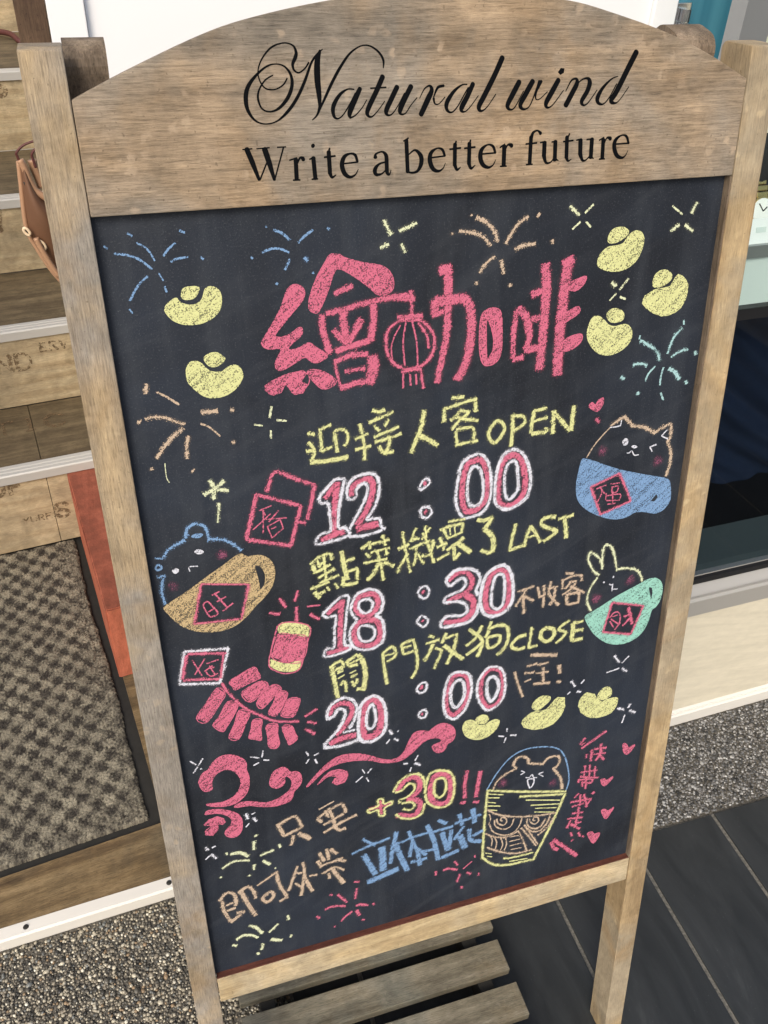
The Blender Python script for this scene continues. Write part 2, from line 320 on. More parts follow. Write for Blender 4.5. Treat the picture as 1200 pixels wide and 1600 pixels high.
# shop front line runs through SHOP0; the pebble-washed strip lies in front of it
LS0 = on_z(267, 1403, 0.0); LS1 = on_z(0, 1487, 0.0); LSA = math.atan2(LS0[1] - LS1[1], LS0[0] - LS1[0])
def front_y(x): return LS0[1] + (x - LS0[0]) * math.tan(LSA) if x < 0.052 else SHOP0[1] + (x - SHOP0[0]) * math.tan(GA)
TILE_X0 = 0.10; TILE_Y = 0.70                           # tiles start right of / in front of these
bm = bmesh.new()
for x0, x1, ya, yb in ((-1.6, TILE_X0, -0.8, None), (TILE_X0, 2.4, TILE_Y, None)):
    vs = [bm.verts.new((x0, ya, -0.002)), bm.verts.new((x1, ya + (0.012 if ya > 0 else 0), -0.002)), bm.verts.new((x1, front_y(x1) + 0.004, -0.002)), bm.verts.new((x0, front_y(x0) + 0.004, -0.002))]
    bm.faces.new(vs)
pavement = struct(from_bm('pavement', bm, M['cement']))
# pebbles: thousands of washed stones set in the cement, one mesh
def pebbles(rects, pitch, name, seed):
    rng = np.random.default_rng(seed)
    t = bmesh.new(); bmesh.ops.create_icosphere(t, subdivisions=1, radius=1)
    bv = np.array([v.co[:] for v in t.verts]); bf = np.array([[v.index for v in f.verts] for f in t.faces]); t.free()
    P = []
    for x0, x1, y0, y1 in rects:
        nx, ny = int((x1 - x0) / pitch), int((y1 - y0) / pitch)
        gx, gy = np.meshgrid(np.arange(nx), np.arange(ny))
        p = np.stack([x0 + (gx + 0.5 * (gy % 2)) * pitch, y0 + gy * pitch], -1).reshape(-1, 2)
        P.append(p + rng.uniform(-0.42, 0.42, p.shape) * pitch)
    P = np.concatenate(P)
    fy = np.array([front_y(x) for x in P[:, 0]])
    P = P[P[:, 1] < fy - 0.003]
    n = len(P); r = pitch * rng.uniform(0.36, 0.78, n) * np.where(rng.uniform(0, 1, n) < 0.06, 1.6, 1.0)
    sc3 = np.stack([r * rng.uniform(0.7, 1.25, n), r * rng.uniform(0.7, 1.1, n), r * rng.uniform(0.4, 0.65, n)], -1)
    ang = rng.uniform(0, math.tau, n); ca, sa = np.cos(ang), np.sin(ang)
    v = bv[None] * (1 + rng.uniform(-0.14, 0.14, (n, len(bv), 1))) * sc3[:, None]
    x = v[..., 0] * ca[:, None] - v[..., 1] * sa[:, None]; y = v[..., 0] * sa[:, None] + v[..., 1] * ca[:, None]
    z = v[..., 2] + (rng.uniform(-0.0012, 0.0006, n))[:, None]
    V = np.stack([x + P[:, :1], y + P[:, 1:], z], -1).reshape(-1, 3)
    Fc = (bf[None] + (np.arange(n) * len(bv))[:, None, None]).reshape(-1, 3)
    pal = np.array([srgb(*c) for c in ((226, 220, 200), (196, 188, 166), (168, 160, 140), (138, 130, 114), (104, 100, 90), (72, 70, 64), (46, 45, 42), (150, 128, 100), (120, 122, 118))])
    ci = rng.choice(len(pal), n, p=[.05, .12, .18, .20, .17, .11, .06, .05, .06])
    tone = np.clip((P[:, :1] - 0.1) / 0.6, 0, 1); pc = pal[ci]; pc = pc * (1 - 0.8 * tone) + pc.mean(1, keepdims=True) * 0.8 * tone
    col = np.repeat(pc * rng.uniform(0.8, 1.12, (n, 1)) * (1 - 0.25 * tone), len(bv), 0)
    me = bpy.data.meshes.new(name); me.vertices.add(len(V)); me.vertices.foreach_set('co', V.ravel())
    me.loops.add(Fc.size); me.loops.foreach_set('vertex_index', Fc.ravel().astype(np.int32))
    me.polygons.add(len(Fc)); me.polygons.foreach_set('loop_start', (np.arange(len(Fc)) * 3).astype(np.int32)); me.polygons.foreach_set('loop_total', np.full(len(Fc), 3, np.int32))
    me.polygons.foreach_set('use_smooth', np.ones(len(Fc), bool)); me.update(); me.validate()
    a = me.attributes.new('ccol', 'FLOAT_COLOR', 'POINT'); a.data.foreach_set('color', np.concatenate([col, np.ones((len(col), 1))], 1).ravel())
    me.materials.append(M['pebble']); o = put(bpy.data.objects.new(name, me)); o['kind'] = 'stuff'
    o['label'] = 'grey and cream pebbles washed into the concrete'; o['category'] = 'pebbles'
    return o
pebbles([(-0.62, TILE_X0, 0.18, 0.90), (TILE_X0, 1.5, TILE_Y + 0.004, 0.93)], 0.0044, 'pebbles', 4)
# black slate tiles with grey joints
floor_tiles = struct(boxo('tiled_floor', (TILE_X0, 2.4, -1.2, TILE_Y - 0.002, -0.020, -0.003), M['grout']))
PITCH, JOINT, XG = 0.1755, 0.0072, 0.7360
random.seed(3)
tm = None
for i in range(-4, 9):
    x0 = XG + i * PITCH + JOINT / 2; x1 = x0 + PITCH - JOINT
    x0 = max(x0, TILE_X0 + 0.004)
    if x1 - x0 < 0.03 or x1 > 2.4: continue
    for y0, y1 in ((TILE_Y - 0.004 - 0.60, TILE_Y - 0.004), (TILE_Y - 0.004 - 1.2055, TILE_Y - 0.004 - 0.6055)):
        t = boxo('tile', (-(x1 - x0) / 2, (x1 - x0) / 2, -(y1 - y0) / 2, (y1 - y0) / 2, -0.009, 0.0), M['tile'], floor_tiles, 0.0012)
        t.location = ((x0 + x1) / 2, (y0 + y1) / 2, random.uniform(-0.0004, 0.0006)); t.rotation_euler = (random.uniform(-1, 1) * 0.0015, random.uniform(-1, 1) * 0.002, 0)

# ================================================================== SHOP FRONT
shop = empty('shopfront', SHOP0, (0, 0, GA))
tag(shop, 'white and glass shopfront with cream stone base behind the chalkboard sign', 'building')
sx = lambda X: X - SHOP0[0]
PZ = 0.025                                               # height of the entrance floor
# strip along the foot, its upper lip and groove
prism('edge_strip', [(0, 0), (0, PZ - 0.002), (0.003, PZ + 0.001), (0.022, PZ + 0.001), (0.022, 0)], 'x', -1.5, 0.1, M['alu_white'], shop)
lq = LS0 - SHOP0; lstrip = [o for o in shop.children if o.name.startswith('edge_strip')][0]; lstrip.location = (lq @ SD, lq @ SN, 0); lstrip.rotation_euler = (0, 0, LSA - GA)
prism('edge_strip', [(0, 0), (0, 0.027), (0.003, 0.030), (0.006, 0.030), (0.006, 0.033), (0.012, 0.040), (0.022, 0.040), (0.022, 0)], 'x', sx(0.052), sx(2.3), M['alu_white'], shop)
for i, (a0, a1) in enumerate(((sx(0.72), sx(2.3)),)):
    boxo('stone_panel', (a0, a1, 0.008, 0.03, 0.0402, 0.311), M['stone'], shop)
boxo('shadow_gap', (sx(0.72), sx(2.3), 0.012, 0.03, 0.311, 0.316), M['black'], shop)
prism('window_rail', [(0.004, 0.316), (0.004, 0.352), (0.007, 0.357), (0.011, 0.357), (0.013, 0.352), (0.034, 0.372), (0.034, 0.385), (0.045, 0.385), (0.045, 0.316)], 'x', sx(0.72), sx(2.3), M['rail_metal'], shop)
boxo('rubber_seal', (sx(0.72), sx(2.3), 0.026, 0.0338, 0.3725, 0.384), M['black'], shop)
boxo('lower_glass', (sx(0.721), sx(2.3), 0.035, 0.041, 0.3852, 0.889), M['smoked_glass'], shop)
boxo('inner_backing', (sx(0.73), sx(2.3), 0.30, 0.31, 0.05, 0.888), M['black'], shop)
boxo('inner_sill', (sx(0.73), sx(2.3), 0.046, 0.13, 0.32, 0.40), M['grey_green'], shop)
bm = bmesh.new(); NXC, NZC = 150, 60; cg = []
for i in range(NXC):
    row = []
    for j in range(NZC):
        x = sx(0.735) + i * 1.2 / (NXC - 1); z = 0.52 + j * 0.366 / (NZC - 1); q = (x - sx(0.735)) * 0.62 + (z - 0.52)
        f = 0.009 * math.sin(q * 62 + 1.3 * math.sin(x * 9)) + 0.005 * math.sin(q * 137 + 2 + 2 * math.sin(z * 13)) + 0.006 * math.sin(x * 17 + z * 5)
        row.append(bm.verts.new((x, 0.115 + f + 0.03 * (0.886 - z), z - 0.012 * math.sin(x * 11) * (1 if j == 0 else 0))))
    cg.append(row)
for i in range(NXC - 1):
    for j in range(NZC - 1): bm.faces.new((cg[i][j], cg[i + 1][j], cg[i + 1][j + 1], cg[i][j + 1]))
from_bm('curtain', bm, M['navy_cloth'], shop, True)
boxo('frame_bar', (sx(0.721), sx(2.3), 0.022, 0.05, 0.889, 0.906), M['black'], shop)
boxo('counter_front', (sx(0.721), sx(2.3), 0.034, 0.048, 0.906, 0.975), M['pale'], shop)
boxo('display_shelf', (sx(0.721), sx(2.3), 0.030, 0.30, 0.975, 0.992), M['alu_grey'], shop)
boxo('display_back', (sx(0.985), sx(2.3), 0.30, 0.315, 0.9, 1.40), M['cream_wall'], shop)
boxo('window_pane', (sx(0.721), sx(2.3), 0.018, 0.024, 0.9065, 2.45), M['glass'], shop)
boxo('window_jamb', (sx(0.684), sx(0.7205), -0.004, 0.022, 0.0, 2.5), M['alu_grey'], shop)
SB = 0.40                                                # the door wall is set back
bx = lambda px, py: float((on_plane(px, py, SHOP0 + SN * SB, SN) - SHOP0) @ SD)
xa, xb, xc, xd = bx(70, 0), bx(130, 0), bx(1025, 0), bx(1060, 0)
xj = 0.5 * (bx(133, 700) + bx(47, 0))
boxo('white_panel', (xb + 0.001, xc - 0.001, SB + 0.006, SB + 0.03, PZ, 2.5), M['white'], shop)
boxo('white_mullion', (xa, xb, SB - 0.004, SB + 0.04, PZ, 2.5), M['white'], shop, 0.0015)
boxo('white_mullion', (xc, xd, SB - 0.002, SB + 0.04, PZ, 2.5), M['white'], shop, 0.0015)
boxo('door_jamb', (xj, xa - 0.0008, SB - 0.004, SB + 0.05, PZ, 2.5), M['dark_jamb'], shop, 0.001)
boxo('teal_glass', (xd + 0.0005, sx(1.4), SB + 0.012, SB + 0.02, 0.9, 2.5), M['teal'], shop)
hx = bx(1068, 28); hz = float(on_plane(1068, 40, SHOP0 + SN * SB, SN)[2]) - 0.03
for k in range(3):
    hb = bmesh.new(); tube(hb, [(hx, SB - 0.002, hz + 0.018 * k), (hx, SB - 0.002, hz + 0.018 * k + 0.0165)], 0.0085, 14)
    from_bm('hinge_knuckle', hb, M['chrome'], shop, False)
boxo('hinge_plate', (hx - 0.012, hx + 0.012, SB + 0.003, SB + 0.0118, hz - 0.005, hz + 0.06), M['chrome'], shop, 0.001)
boxo('side_wall', (sx(-2.6), sx(-1.2), 0.03, 0.25, 0, 2.5), M['wall'], shop)
boxo('stairwell_wall', (sx(0.06), sx(0.09), SB + 0.055, 4.2, 0, 2.5), M['wall'], shop)
boxo('stairwell_wall', (sx(-1.25), sx(-1.2), 0.26, 4.2, 0, 1.0), M['wall'], shop)
boxo('stairwell_wall', (sx(-1.2), sx(0.06), 4.2, 4.25, 0, 2.5), M['wall'], shop)

# display things behind the window
wp = on_plane(1188, 330, SHOP0 + SN * 0.075, SN)
watch = empty('wristwatch', (wp[0], wp[1], wp[2]), (math.radians(-20), 0, GA)); tag(watch, 'gold wristwatch with white dial on black cushion behind shop window', 'watch')
bm = bmesh.new(); bmesh.ops.create_cone(bm, cap_ends=True, segments=36, radius1=0.021, radius2=0.0195, depth=0.008); bmesh.ops.rotate(bm, verts=bm.verts, matrix=Matrix.Rotation(math.pi / 2, 3, 'X')); from_bm('case', bm, M['gold'], watch)
bm = bmesh.new(); bmesh.ops.create_cone(bm, cap_ends=True, segments=36, radius1=0.0165, radius2=0.0165, depth=0.001); bmesh.ops.rotate(bm, verts=bm.verts, matrix=Matrix.Rotation(math.pi / 2, 3, 'X')); bmesh.ops.translate(bm, verts=bm.verts, vec=(0, -0.0046, 0)); from_bm('dial', bm, M['dial'], watch)
for a, L in ((0.9, 0.008), (-0.6, 0.012)):
    bm = bmesh.new(); box(bm, -0.0007, 0.0007, -0.0058, -0.0052, 0, L); h = from_bm('watch_hand', bm, M['black'], watch); h.rotation_euler = (0, a, 0)
for s in (1, -1):
    for k in range(5):
        boxo('strap_link', (-0.009, 0.009, -0.003 + 0.0022 * k * k * 0.5, 0.002 + 0.0022 * k * k * 0.5, s * (0.021 + 0.008 * k) - 0.0036, s * (0.021 + 0.008 * k) + 0.0036), M['gold'], watch, 0.0012)
cu = empty('watch_cushion', (wp[0], wp[1] + 0.02, 0.992), (0, 0, GA)); tag(cu, 'black padded cushion holding up the gold wristwatch', 'cushion')
bm = bmesh.new(); bmesh.ops.create_uvsphere(bm, u_segments=20, v_segments=12, radius=1)
for v in bm.verts: v.co = Vector((v.co.x * 0.040, v.co.y * 0.018 + 0.012, (abs(v.co.z) ** 0.8 * (1 if v.co.z > 0 else -1)) * 0.058 + 0.062))
from_bm('pad', bm, M['cloth_black'], cu, True)
boxo('stand', (-0.03, 0.03, 0.0, 0.035, 0.0, 0.008), M['cloth_black'], cu, 0.002)
cp = on_plane(1184, 388, SHOP0 + SN * 0.036, SN)
pc = empty('price_card', (cp[0], cp[1], 0.992), (math.radians(-14), 0, GA)); tag(pc, 'small white card with grey mark standing before the gold watch', 'card')
boxo('card', (-0.022, 0.022, 0, 0.0012, 0.0, 0.032), M['card'], pc)
boxo('printed_mark', (-0.008, 0.008, -0.0004, -0.0001, 0.014, 0.021), M['pale'], pc)

# ================================================================== ENTRANCE FLOOR, MAT, STAIRS
TA = math.radians(6.5)
D2 = np.array([math.cos(TA), math.sin(TA), 0]); N2 = np.array([-math.sin(TA), math.cos(TA), 0])
MATZ = PZ + 0.002
bl, br, tr_, tl = on_z(0, 1354, MATZ), on_z(233, 1269, MATZ), on_z(113, 837, MATZ), on_z(0, 865, MATZ)
mo = bl.copy(); W0 = lambda p: ((p - mo) @ D2, (p - mo) @ N2)
mat_r = (W0(br)[0] + W0(tr_)[0]) / 2; mat_d = (W0(tl)[1] + W0(tr_)[1]) / 2
# floor slab + planks
ef = empty('entrance_floor', (mo[0], mo[1], 0), (0, 0, TA)); ef['kind'] = 'structure'
boxo('slab', (-1.0, 0.42, -0.035, mat_d + 0.05, -0.02, PZ - 0.012), M['rubber'], ef)
bm = bmesh.new()                                          # wedge-shaped front board between strip and mat recess
sa = lambda lx: ((np.array([mo[0], mo[1], 0]) + D2 * lx))
loc = lambda X: np.array([X, front_y(X) + 0.0225, 0])
def front_local(lx):                                     # local y of the strip's back edge at local x
    lo, hi = -0.6, 0.3
    for _ in range(40):
        m = (lo + hi) / 2; X = (mo + D2 * lx + N2 * m)
        if X[1] > LS0[1] + (X[0] - LS0[0]) * math.tan(LSA) + 0.0228: hi = m
        else: lo = m
    return lo
lx0, lx1 = -1.0, 0.36
f0, f1 = front_local(lx0), front_local(lx1)
GAP = 0.020
prof = [(lx0, f0), (lx1, f1), (lx1, -GAP), (lx0, -GAP)]
A = [bm.verts.new((x, y, 0.0)) for x, y in prof]; B = [bm.verts.new((x, y, PZ)) for x, y in prof]
for i in range(4): bm.faces.new((A[i], A[(i + 1) % 4], B[(i + 1) % 4], B[i]))
bm.faces.new(B); bm.faces.new(A[::-1]); bmesh.ops.recalc_face_normals(bm, faces=bm.faces)
from_bm('board', bm, M['threshold'], ef)
boxo('board', (mat_r + 0.022, mat_r + 0.14, -GAP + 0.002, mat_d + 0.02, 0.0, PZ - 0.001), M['threshold'], ef)
# screws in the strip
for px, py in ((41, 1458), (265, 1384)):
    p = on_z(px, py, PZ + 0.001); l = (p - LS0) @ np.array([math.cos(LSA), math.sin(LSA), 0])
    sb = bmesh.new(); bmesh.ops.create_cone(sb, cap_ends=True, segments=14, radius1=0.0045, radius2=0.003, depth=0.0025); bmesh.ops.translate(sb, verts=sb.verts, vec=(l, 0.012, PZ + 0.0022))
    from_bm('screw', sb, M['rubber'], lstrip)
# door mat with raised basket-weave tufts
def door_mat():
    rng = np.random.default_rng(8); x0, x1, y0, y1 = -0.62, mat_r, 0.0, mat_d; st = 0.0019
    nx, ny = int((x1 - x0) / st), int((y1 - y0) / st)
    xs, ys = np.linspace(x0, x1, nx), np.linspace(y0, y1, ny); X, Y = np.meshgrid(xs, ys)
    wx = X + 0.0022 * np.sin(Y * 57) + 0.0016 * np.sin(Y * 143 + X * 60); wy = Y + 0.0024 * np.sin(X * 61) + 0.0018 * np.sin(X * 170 + Y * 77)
    u, v = wx / 0.0222, wy / 0.0247
    jit = rng.normal(0, 1, X.shape); jit2 = np.repeat(np.repeat(rng.normal(0, 1, (ny // 3 + 1, nx // 2 + 1)), 3, 0), 2, 1)[:ny, :nx]
    chk = np.sin(math.pi * u) * np.sin(math.pi * v)
    row, uu = np.floor(v), np.floor(u)
    cellr = rng.uniform(0.72, 1.12, (400, 400))[(row.astype(int) + 150) % 400, (uu.astype(int) + 150) % 400]
    wear = np.clip((x1 - X) / 0.06, 0.35, 1) * np.clip((Y - y0) / 0.08 + 0.3, 0.4, 1)
    tuft = np.clip(0.5 + 0.95 * wear * chk + 0.20 * jit + 0.22 * jit2, 0, 1)
    hgt = 0.0016 * tuft + 0.0010 * rng.normal(0, 1, X.shape)
    Z = np.maximum(hgt, -0.001) + 0.004
    rag = np.cumsum(rng.normal(0, 0.0007, ny)); rag = (rag - np.linspace(rag[0], rag[-1], ny)) * 0.6 + rng.normal(0, 0.0009, ny)
    Xj = X + rng.normal(0, 0.0005, X.shape) + (np.clip(1 - (x1 - X) / 0.01, 0, 1)) * rag[:, None]; Yj = Y + rng.normal(0, 0.0005, X.shape)
    edge = (X > x1 - 0.004) | (Y < 0.004) | (Y > y1 - 0.004); Z[edge] *= 0.55; Z[:, -1] = -0.012; Z[0] = -0.012; Z[-1] = -0.012
    V = np.stack([Xj, Yj, Z + MATZ - 0.010], -1).reshape(-1, 3)
    i = np.arange(nx * ny).reshape(ny, nx); Fq = np.stack([i[:-1, :-1], i[:-1, 1:], i[1:, 1:], i[1:, :-1]], -1).reshape(-1, 4)
    c0, c1 = np.array(srgb(70, 66, 62)), np.array(srgb(170, 162, 142))
    k = (np.clip(tuft * 1.0 + 0.10 * rng.normal(0, 1, X.shape), 0, 1) * cellr)[..., None]
    col = (c0 * (1 - k) + c1 * k).reshape(-1, 3).clip(0.005, 1)
    me = bpy.data.meshes.new('door_mat'); me.from_pydata(V, [], Fq.tolist()) if False else None
    me.vertices.add(len(V)); me.vertices.foreach_set('co', V.ravel()); me.loops.add(Fq.size); me.loops.foreach_set('vertex_index', Fq.ravel().astype(np.int32))
    me.polygons.add(len(Fq)); me.polygons.foreach_set('loop_start', (np.arange(len(Fq)) * 4).astype(np.int32)); me.polygons.foreach_set('loop_total', np.full(len(Fq), 4, np.int32)); me.update(); me.validate()
    a = me.attributes.new('ccol', 'FLOAT_COLOR', 'POINT'); a.data.foreach_set('color', np.concatenate([col, np.ones((len(col), 1))], 1).ravel())
    me.materials.append(M['mat']); o = put(bpy.data.objects.new('door_mat', me)); o.location = (mo[0], mo[1], 0); o.rotation_euler = (0, 0, TA)
    tag(o, 'grey basket weave door mat set in the wooden entrance floor', 'mat')
door_mat()

# ---- stencil / chalk stroke builder --------------------------------
class Strokes:
    """flat strokes on a surface: mapping turns a photo pixel into (u, v) metres of that surface"""
    def __init__(s): s.V = []; s.F = []; s.e = []; s.c = []; s.d = []; s.k = 0
    def ribbon(s, pts, wid, col=(1, 1, 1), dens=1.0, closed=False, lift=1.2e-5, n=5):
        P = np.array(pts, float); Wd = np.array(wid, float)
        q = np.array(spline(np.concatenate([P, Wd[:, None]], 1), closed=closed, n=n))
        P, Wd = q[:, :2], np.maximum(q[:, 2], 1e-4); m = len(P)
        T = (np.roll(P, -1, 0) - np.roll(P, 1, 0)) if closed else np.gradient(P, axis=0)
        T /= np.maximum(np.linalg.norm(T, axis=1), 1e-9)[:, None]; N = np.stack([-T[:, 1], T[:, 0]], 1)
        b0 = len(s.V); z = s.k * lift; s.k += 1
        for i in range(m):
            h = Wd[i] / 2; zz = z + i * 4e-7
            for o, e in ((-1, 1), (-0.5, 0.25), (0.5, 0.25), (1, 1)):
                s.V.append((*(P[i] + N[i] * h * o), zz)); s.e.append(e); s.c.append(col); s.d.append(dens)
        for i in range(m if closed else m - 1):
            a = b0 + i * 4; b2 = b0 + ((i + 1) % m) * 4
            for j in range(3): s.F.append((a + j, b2 + j, b2 + j + 1, a + j + 1))
        if not closed:
            for i, sg in ((0, -1), (m - 1, 1)):
                h = Wd[i] / 2; r0 = b0 + i * 4; base = len(s.V)
                for a in np.linspace(0, math.pi, 7)[1:-1]:
                    s.V.append((*(P[i] - N[i] * h * math.cos(a) + T[i] * sg * h * 0.75 * math.sin(a)), z + i * 4e-7)); s.e.append(1); s.c.append(col); s.d.append(dens)
                ring = [r0] + list(range(base, base + 5)) + [r0 + 3, r0 + 2, r0 + 1]
                s.F.append(tuple(ring))
    def disc(s, c, r, col, dens, lift=1.2e-5):
        z = s.k * lift; s.k += 1; b0 = len(s.V); N = 20
        for f in (0.0, 0.35, 0.7, 1.0):
            for a in np.linspace(0, math.tau, N, endpoint=False):
                rr = r * max(f, 0.02) * (1 + 0.06 * math.sin(3 * a + c[0] * 90)); s.V.append((c[0] + rr * math.cos(a), c[1] + rr * 1.08 * math.sin(a), z)); s.e.append(f); s.c.append(col); s.d.append(dens)
        s.F.append(tuple(range(b0, b0 + N)))
        for q in range(3):
            for i in range(N): s.F.append((b0 + q * N + i, b0 + q * N + (i + 1) % N, b0 + (q + 1) * N + (i + 1) % N, b0 + (q + 1) * N + i))
    def poly(s, loops, col=(1, 1, 1), dens=1.0, lift=1.2e-5):
        z = s.k * lift; s.k += 1; b0 = len(s.V)
        L3 = [[Vector((p[0], p[1], 0)) for p in l] for l in loops]
        for l in loops:
            for p in l: s.V.append((p[0], p[1], z)); s.e.append(0.0); s.c.append(col); s.d.append(dens)
        for t in tessellate_polygon(L3): s.F.append(tuple(b0 + i for i in t))
    def mesh(s, name, mat, place):
        V = [place(u, v, w) for u, v, w in s.V]
        me = bpy.data.meshes.new(name); me.from_pydata(V, [], s.F); me.update()
        a = me.attributes.new('edge', 'FLOAT', 'POINT'); a.data.foreach_set('value', np.array(s.e, np.float32))
        a = me.attributes.new('dens', 'FLOAT', 'POINT'); a.data.foreach_set('value', np.array(s.d, np.float32))
        a = me.attributes.new('ccol', 'FLOAT_COLOR', 'POINT'); a.data.foreach_set('color', np.array([(*c, 1) for c in s.c], np.float32).ravel())
        me.materials.append(mat); return me

LET = {'A': [(0, 0, .5, 1, 1, 0), (.2, .38, .8, .38)], 'N': [(0, 0, 0, 1), (0, 1, 1, 0), (1, 0, 1, 1)], 'D': [(0, 0, 0, 1), (0, 1, .6, 1, 1, .7, 1, .3, .6, 0, 0, 0)],
       'W': [(0, 1, .25, 0), (.25, 0, .5, .8), (.5, .8, .75, 0), (.75, 0, 1, 1)], 'T': [(0, 1, 1, 1), (.5, 1, .5, 0)], 'I': [(.5, 0, .5, 1), (.3, 1, .7, 1), (.3, 0, .7, 0)],
       'C': [(1, .8, .7, 1, .3, 1, 0, .7, 0, .3, .3, 0, .7, 0, 1, .2)], 'O': [(.5, 1, .1, .8, 0, .5, .1, .2, .5, 0, .9, .2, 1, .5, .9, .8, .5, 1)], 'F': [(0, 0, 0, 1), (0, 1, 1, 1), (0, .52, .7, .52)],
       'S': [(.95, .82, .7, 1, .3, 1, .05, .8, .2, .58, .8, .42, .95, .2, .7, 0, .3, 0, .05, .18)], 'E': [(0, 0, 0, 1), (0, 1, 1, 1), (0, .52, .7, .52), (0, 0, 1, 0)],
       'R': [(0, 0, 0, 1), (0, 1, .7, 1, .9, .78, .7, .52, 0, .52), (.45, .52, 1, 0)], 'U': [(0, 1, 0, .3, .3, 0, .7, 0, 1, .3, 1, 1)], 'V': [(0, 1, .5, 0), (.5, 0, 1, 1)], 'Y': [(0, 1, .5, .5, 1, 1), (.5, .5, .5, 0)]}
def stencil(text, h, x, z, wd, ratio=0.72):
    st = Strokes()
    for ch in text:
        if ch != ' ':
            for i, q in enumerate(LET[ch]):
                p = [(x + q[k] * h * ratio, z + q[k + 1] * h) for k in range(0, len(q), 2)]
                st.ribbon(p, [wd * (1.25 if i % 2 == 0 else 0.7)] * len(p), n=3)
        x += h * (ratio + 0.34)
    return st

st0 = on_z(0, 867, PZ)
stairs = empty('staircase', (st0[0], st0[1], 0), (0, 0, TA)); tag(stairs, 'timber stairs of stencilled crate planks with white metal nosings', 'stairs')
prof_st = []                                             # local y of riser, z bottom, z top, tread depth
p = st0.copy(); zs = [PZ]; yl = [0.0]
for yv, yh in ((745, 640), (520, 428), (312, 236), (112, 50)):
    q = on_plane(0, yv, p, N2); zs.append(float(q[2])); t = on_z(0, yh, q[2]); yl.append(float((t - st0) @ N2)); p = t
zs.append(zs[-1] + 0.2); yl.append(yl[-1] + 0.4)
random.seed(11)
seams_r = [[-0.5, -0.25, None, 0.35, 0.72], [-0.5, -0.16, 0.29, 0.72], [-0.5, 0.03, 0.42, 0.72], [-0.5, -0.1, 0.06, 0.33, 0.72], [-0.5, 0.2, 0.72]]
lx = lambda px, py, y0: float((on_plane(px, py, st0 + N2 * y0, N2) - st0) @ D2)
lz = lambda px, py, y0: float(on_plane(px, py, st0 + N2 * y0, N2)[2])
seams_r[0][2] = lx(78, 770, 0.0)
tread_seam = [float((on_z(48, 653, zs[1]) - st0) @ D2), 0.31, 0.12, 0.22]
for i in range(5):
    z0, z1, y0 = zs[i], zs[i + 1], yl[i]
    y1 = yl[i + 1] if i < 4 else y0 + 0.4
    xs = seams_r[i]
    for a, c in zip(xs[:-1], xs[1:]):
        boxo('riser_plank', (a + 0.0006, c - 0.0006, y0 + random.uniform(-0.0006, 0.0004), y0 + 0.018, z0 + 0.0005, z1 - 0.0125), M['plank'], stairs, 0.0008)
    xs = [-0.5, -0.2, tread_seam[i % 4], 0.45, 0.72]
    xs = sorted(xs)
    for a, c in zip(xs[:-1], xs[1:]):
        boxo('tread_plank', (a + 0.0007, c - 0.0007, y0 + 0.0355, y1 - 0.0005, z1 - 0.02, z1 + random.uniform(-0.0005, 0.0004) - 0.001), M['tread'], stairs, 0.0008)
    r = 0.0016
    prism('nosing', [(y0 - 0.006, z1 - 0.022), (y0 - 0.006, z1 - 0.002), (y0 - 0.003, z1 + 0.001), (y0 + 0.006, z1 + 0.001), (y0 + 0.007, z1 - 0.001), (y0 + 0.010, z1 - 0.001), (y0 + 0.011, z1 + 0.001), (y0 + 0.019, z1 + 0.001), (y0 + 0.020, z1 - 0.001), (y0 + 0.023, z1 - 0.001), (y0 + 0.024, z1 + 0.001), (y0 + 0.035, z1 + 0.001), (y0 + 0.035, z1 - 0.012), (y0 - 0.001, z1 - 0.012), (y0 - 0.001, z1 - 0.022)], 'x', -0.5, 0.72, M['nosing'], stairs)
def riser_text(i, text, px, py, h, wd):
    y0 = yl[i]; st = stencil(text, h, lx(px, py, y0), lz(px, py, y0), wd)
    me = st.mesh('stencilled_lettering', M['stencil'], lambda u, v, w: (u, y0 - 0.0012 - w, v)); put(bpy.data.objects.new('stencilled_lettering', me), stairs)
def tread_text(i, text, px, py, h, wd):
    z = zs[i + 1]; p = on_z(px, py, z); a, c = float((p - st0) @ D2), float((p - st0) @ N2)
    st = stencil(text, h, a, c, wd); me = st.mesh('stencilled_lettering', M['stencil'], lambda u, v, w: (u, v, z + 0.0006 + w)); put(bpy.data.objects.new('stencilled_lettering', me), stairs)
riser_text(0, 'S', 90, 808, 0.038, 0.008); riser_text(0, 'OF', -12, 778, 0.038, 0.008); riser_text(0, 'YURES', 38, 818, 0.016, 0.003)
riser_text(1, 'AND', -32, 588, 0.042, 0.009); riser_text(1, 'ERV', 64, 549, 0.022, 0.005); riser_text(2, 'W', -18, 362, 0.055, 0.011)
tread_text(0, 'TIC', -6, 682, 0.055, 0.009); riser_text(3, 'S', -10, 150, 0.05, 0.01)

# maroon cord lying on an upper tread
ztr = zs[4] + 0.006
pts = [on_z(px, py, ztr + dz) for px, py, dz in ((-60, 70, 0), (-30, 52, 0.004), (0, 50, 0.012), (18, 54, 0.012), (30, 64, 0.004), (40, 66, 0), (60, 58, 0))]
bm = bmesh.new(); tube(bm, spline(pts, n=6), 0.0085, 10); tag(from_bm('cord', bm, M['cord'], None, True), 'thick maroon cord lying on the upper wooden stair', 'cord')

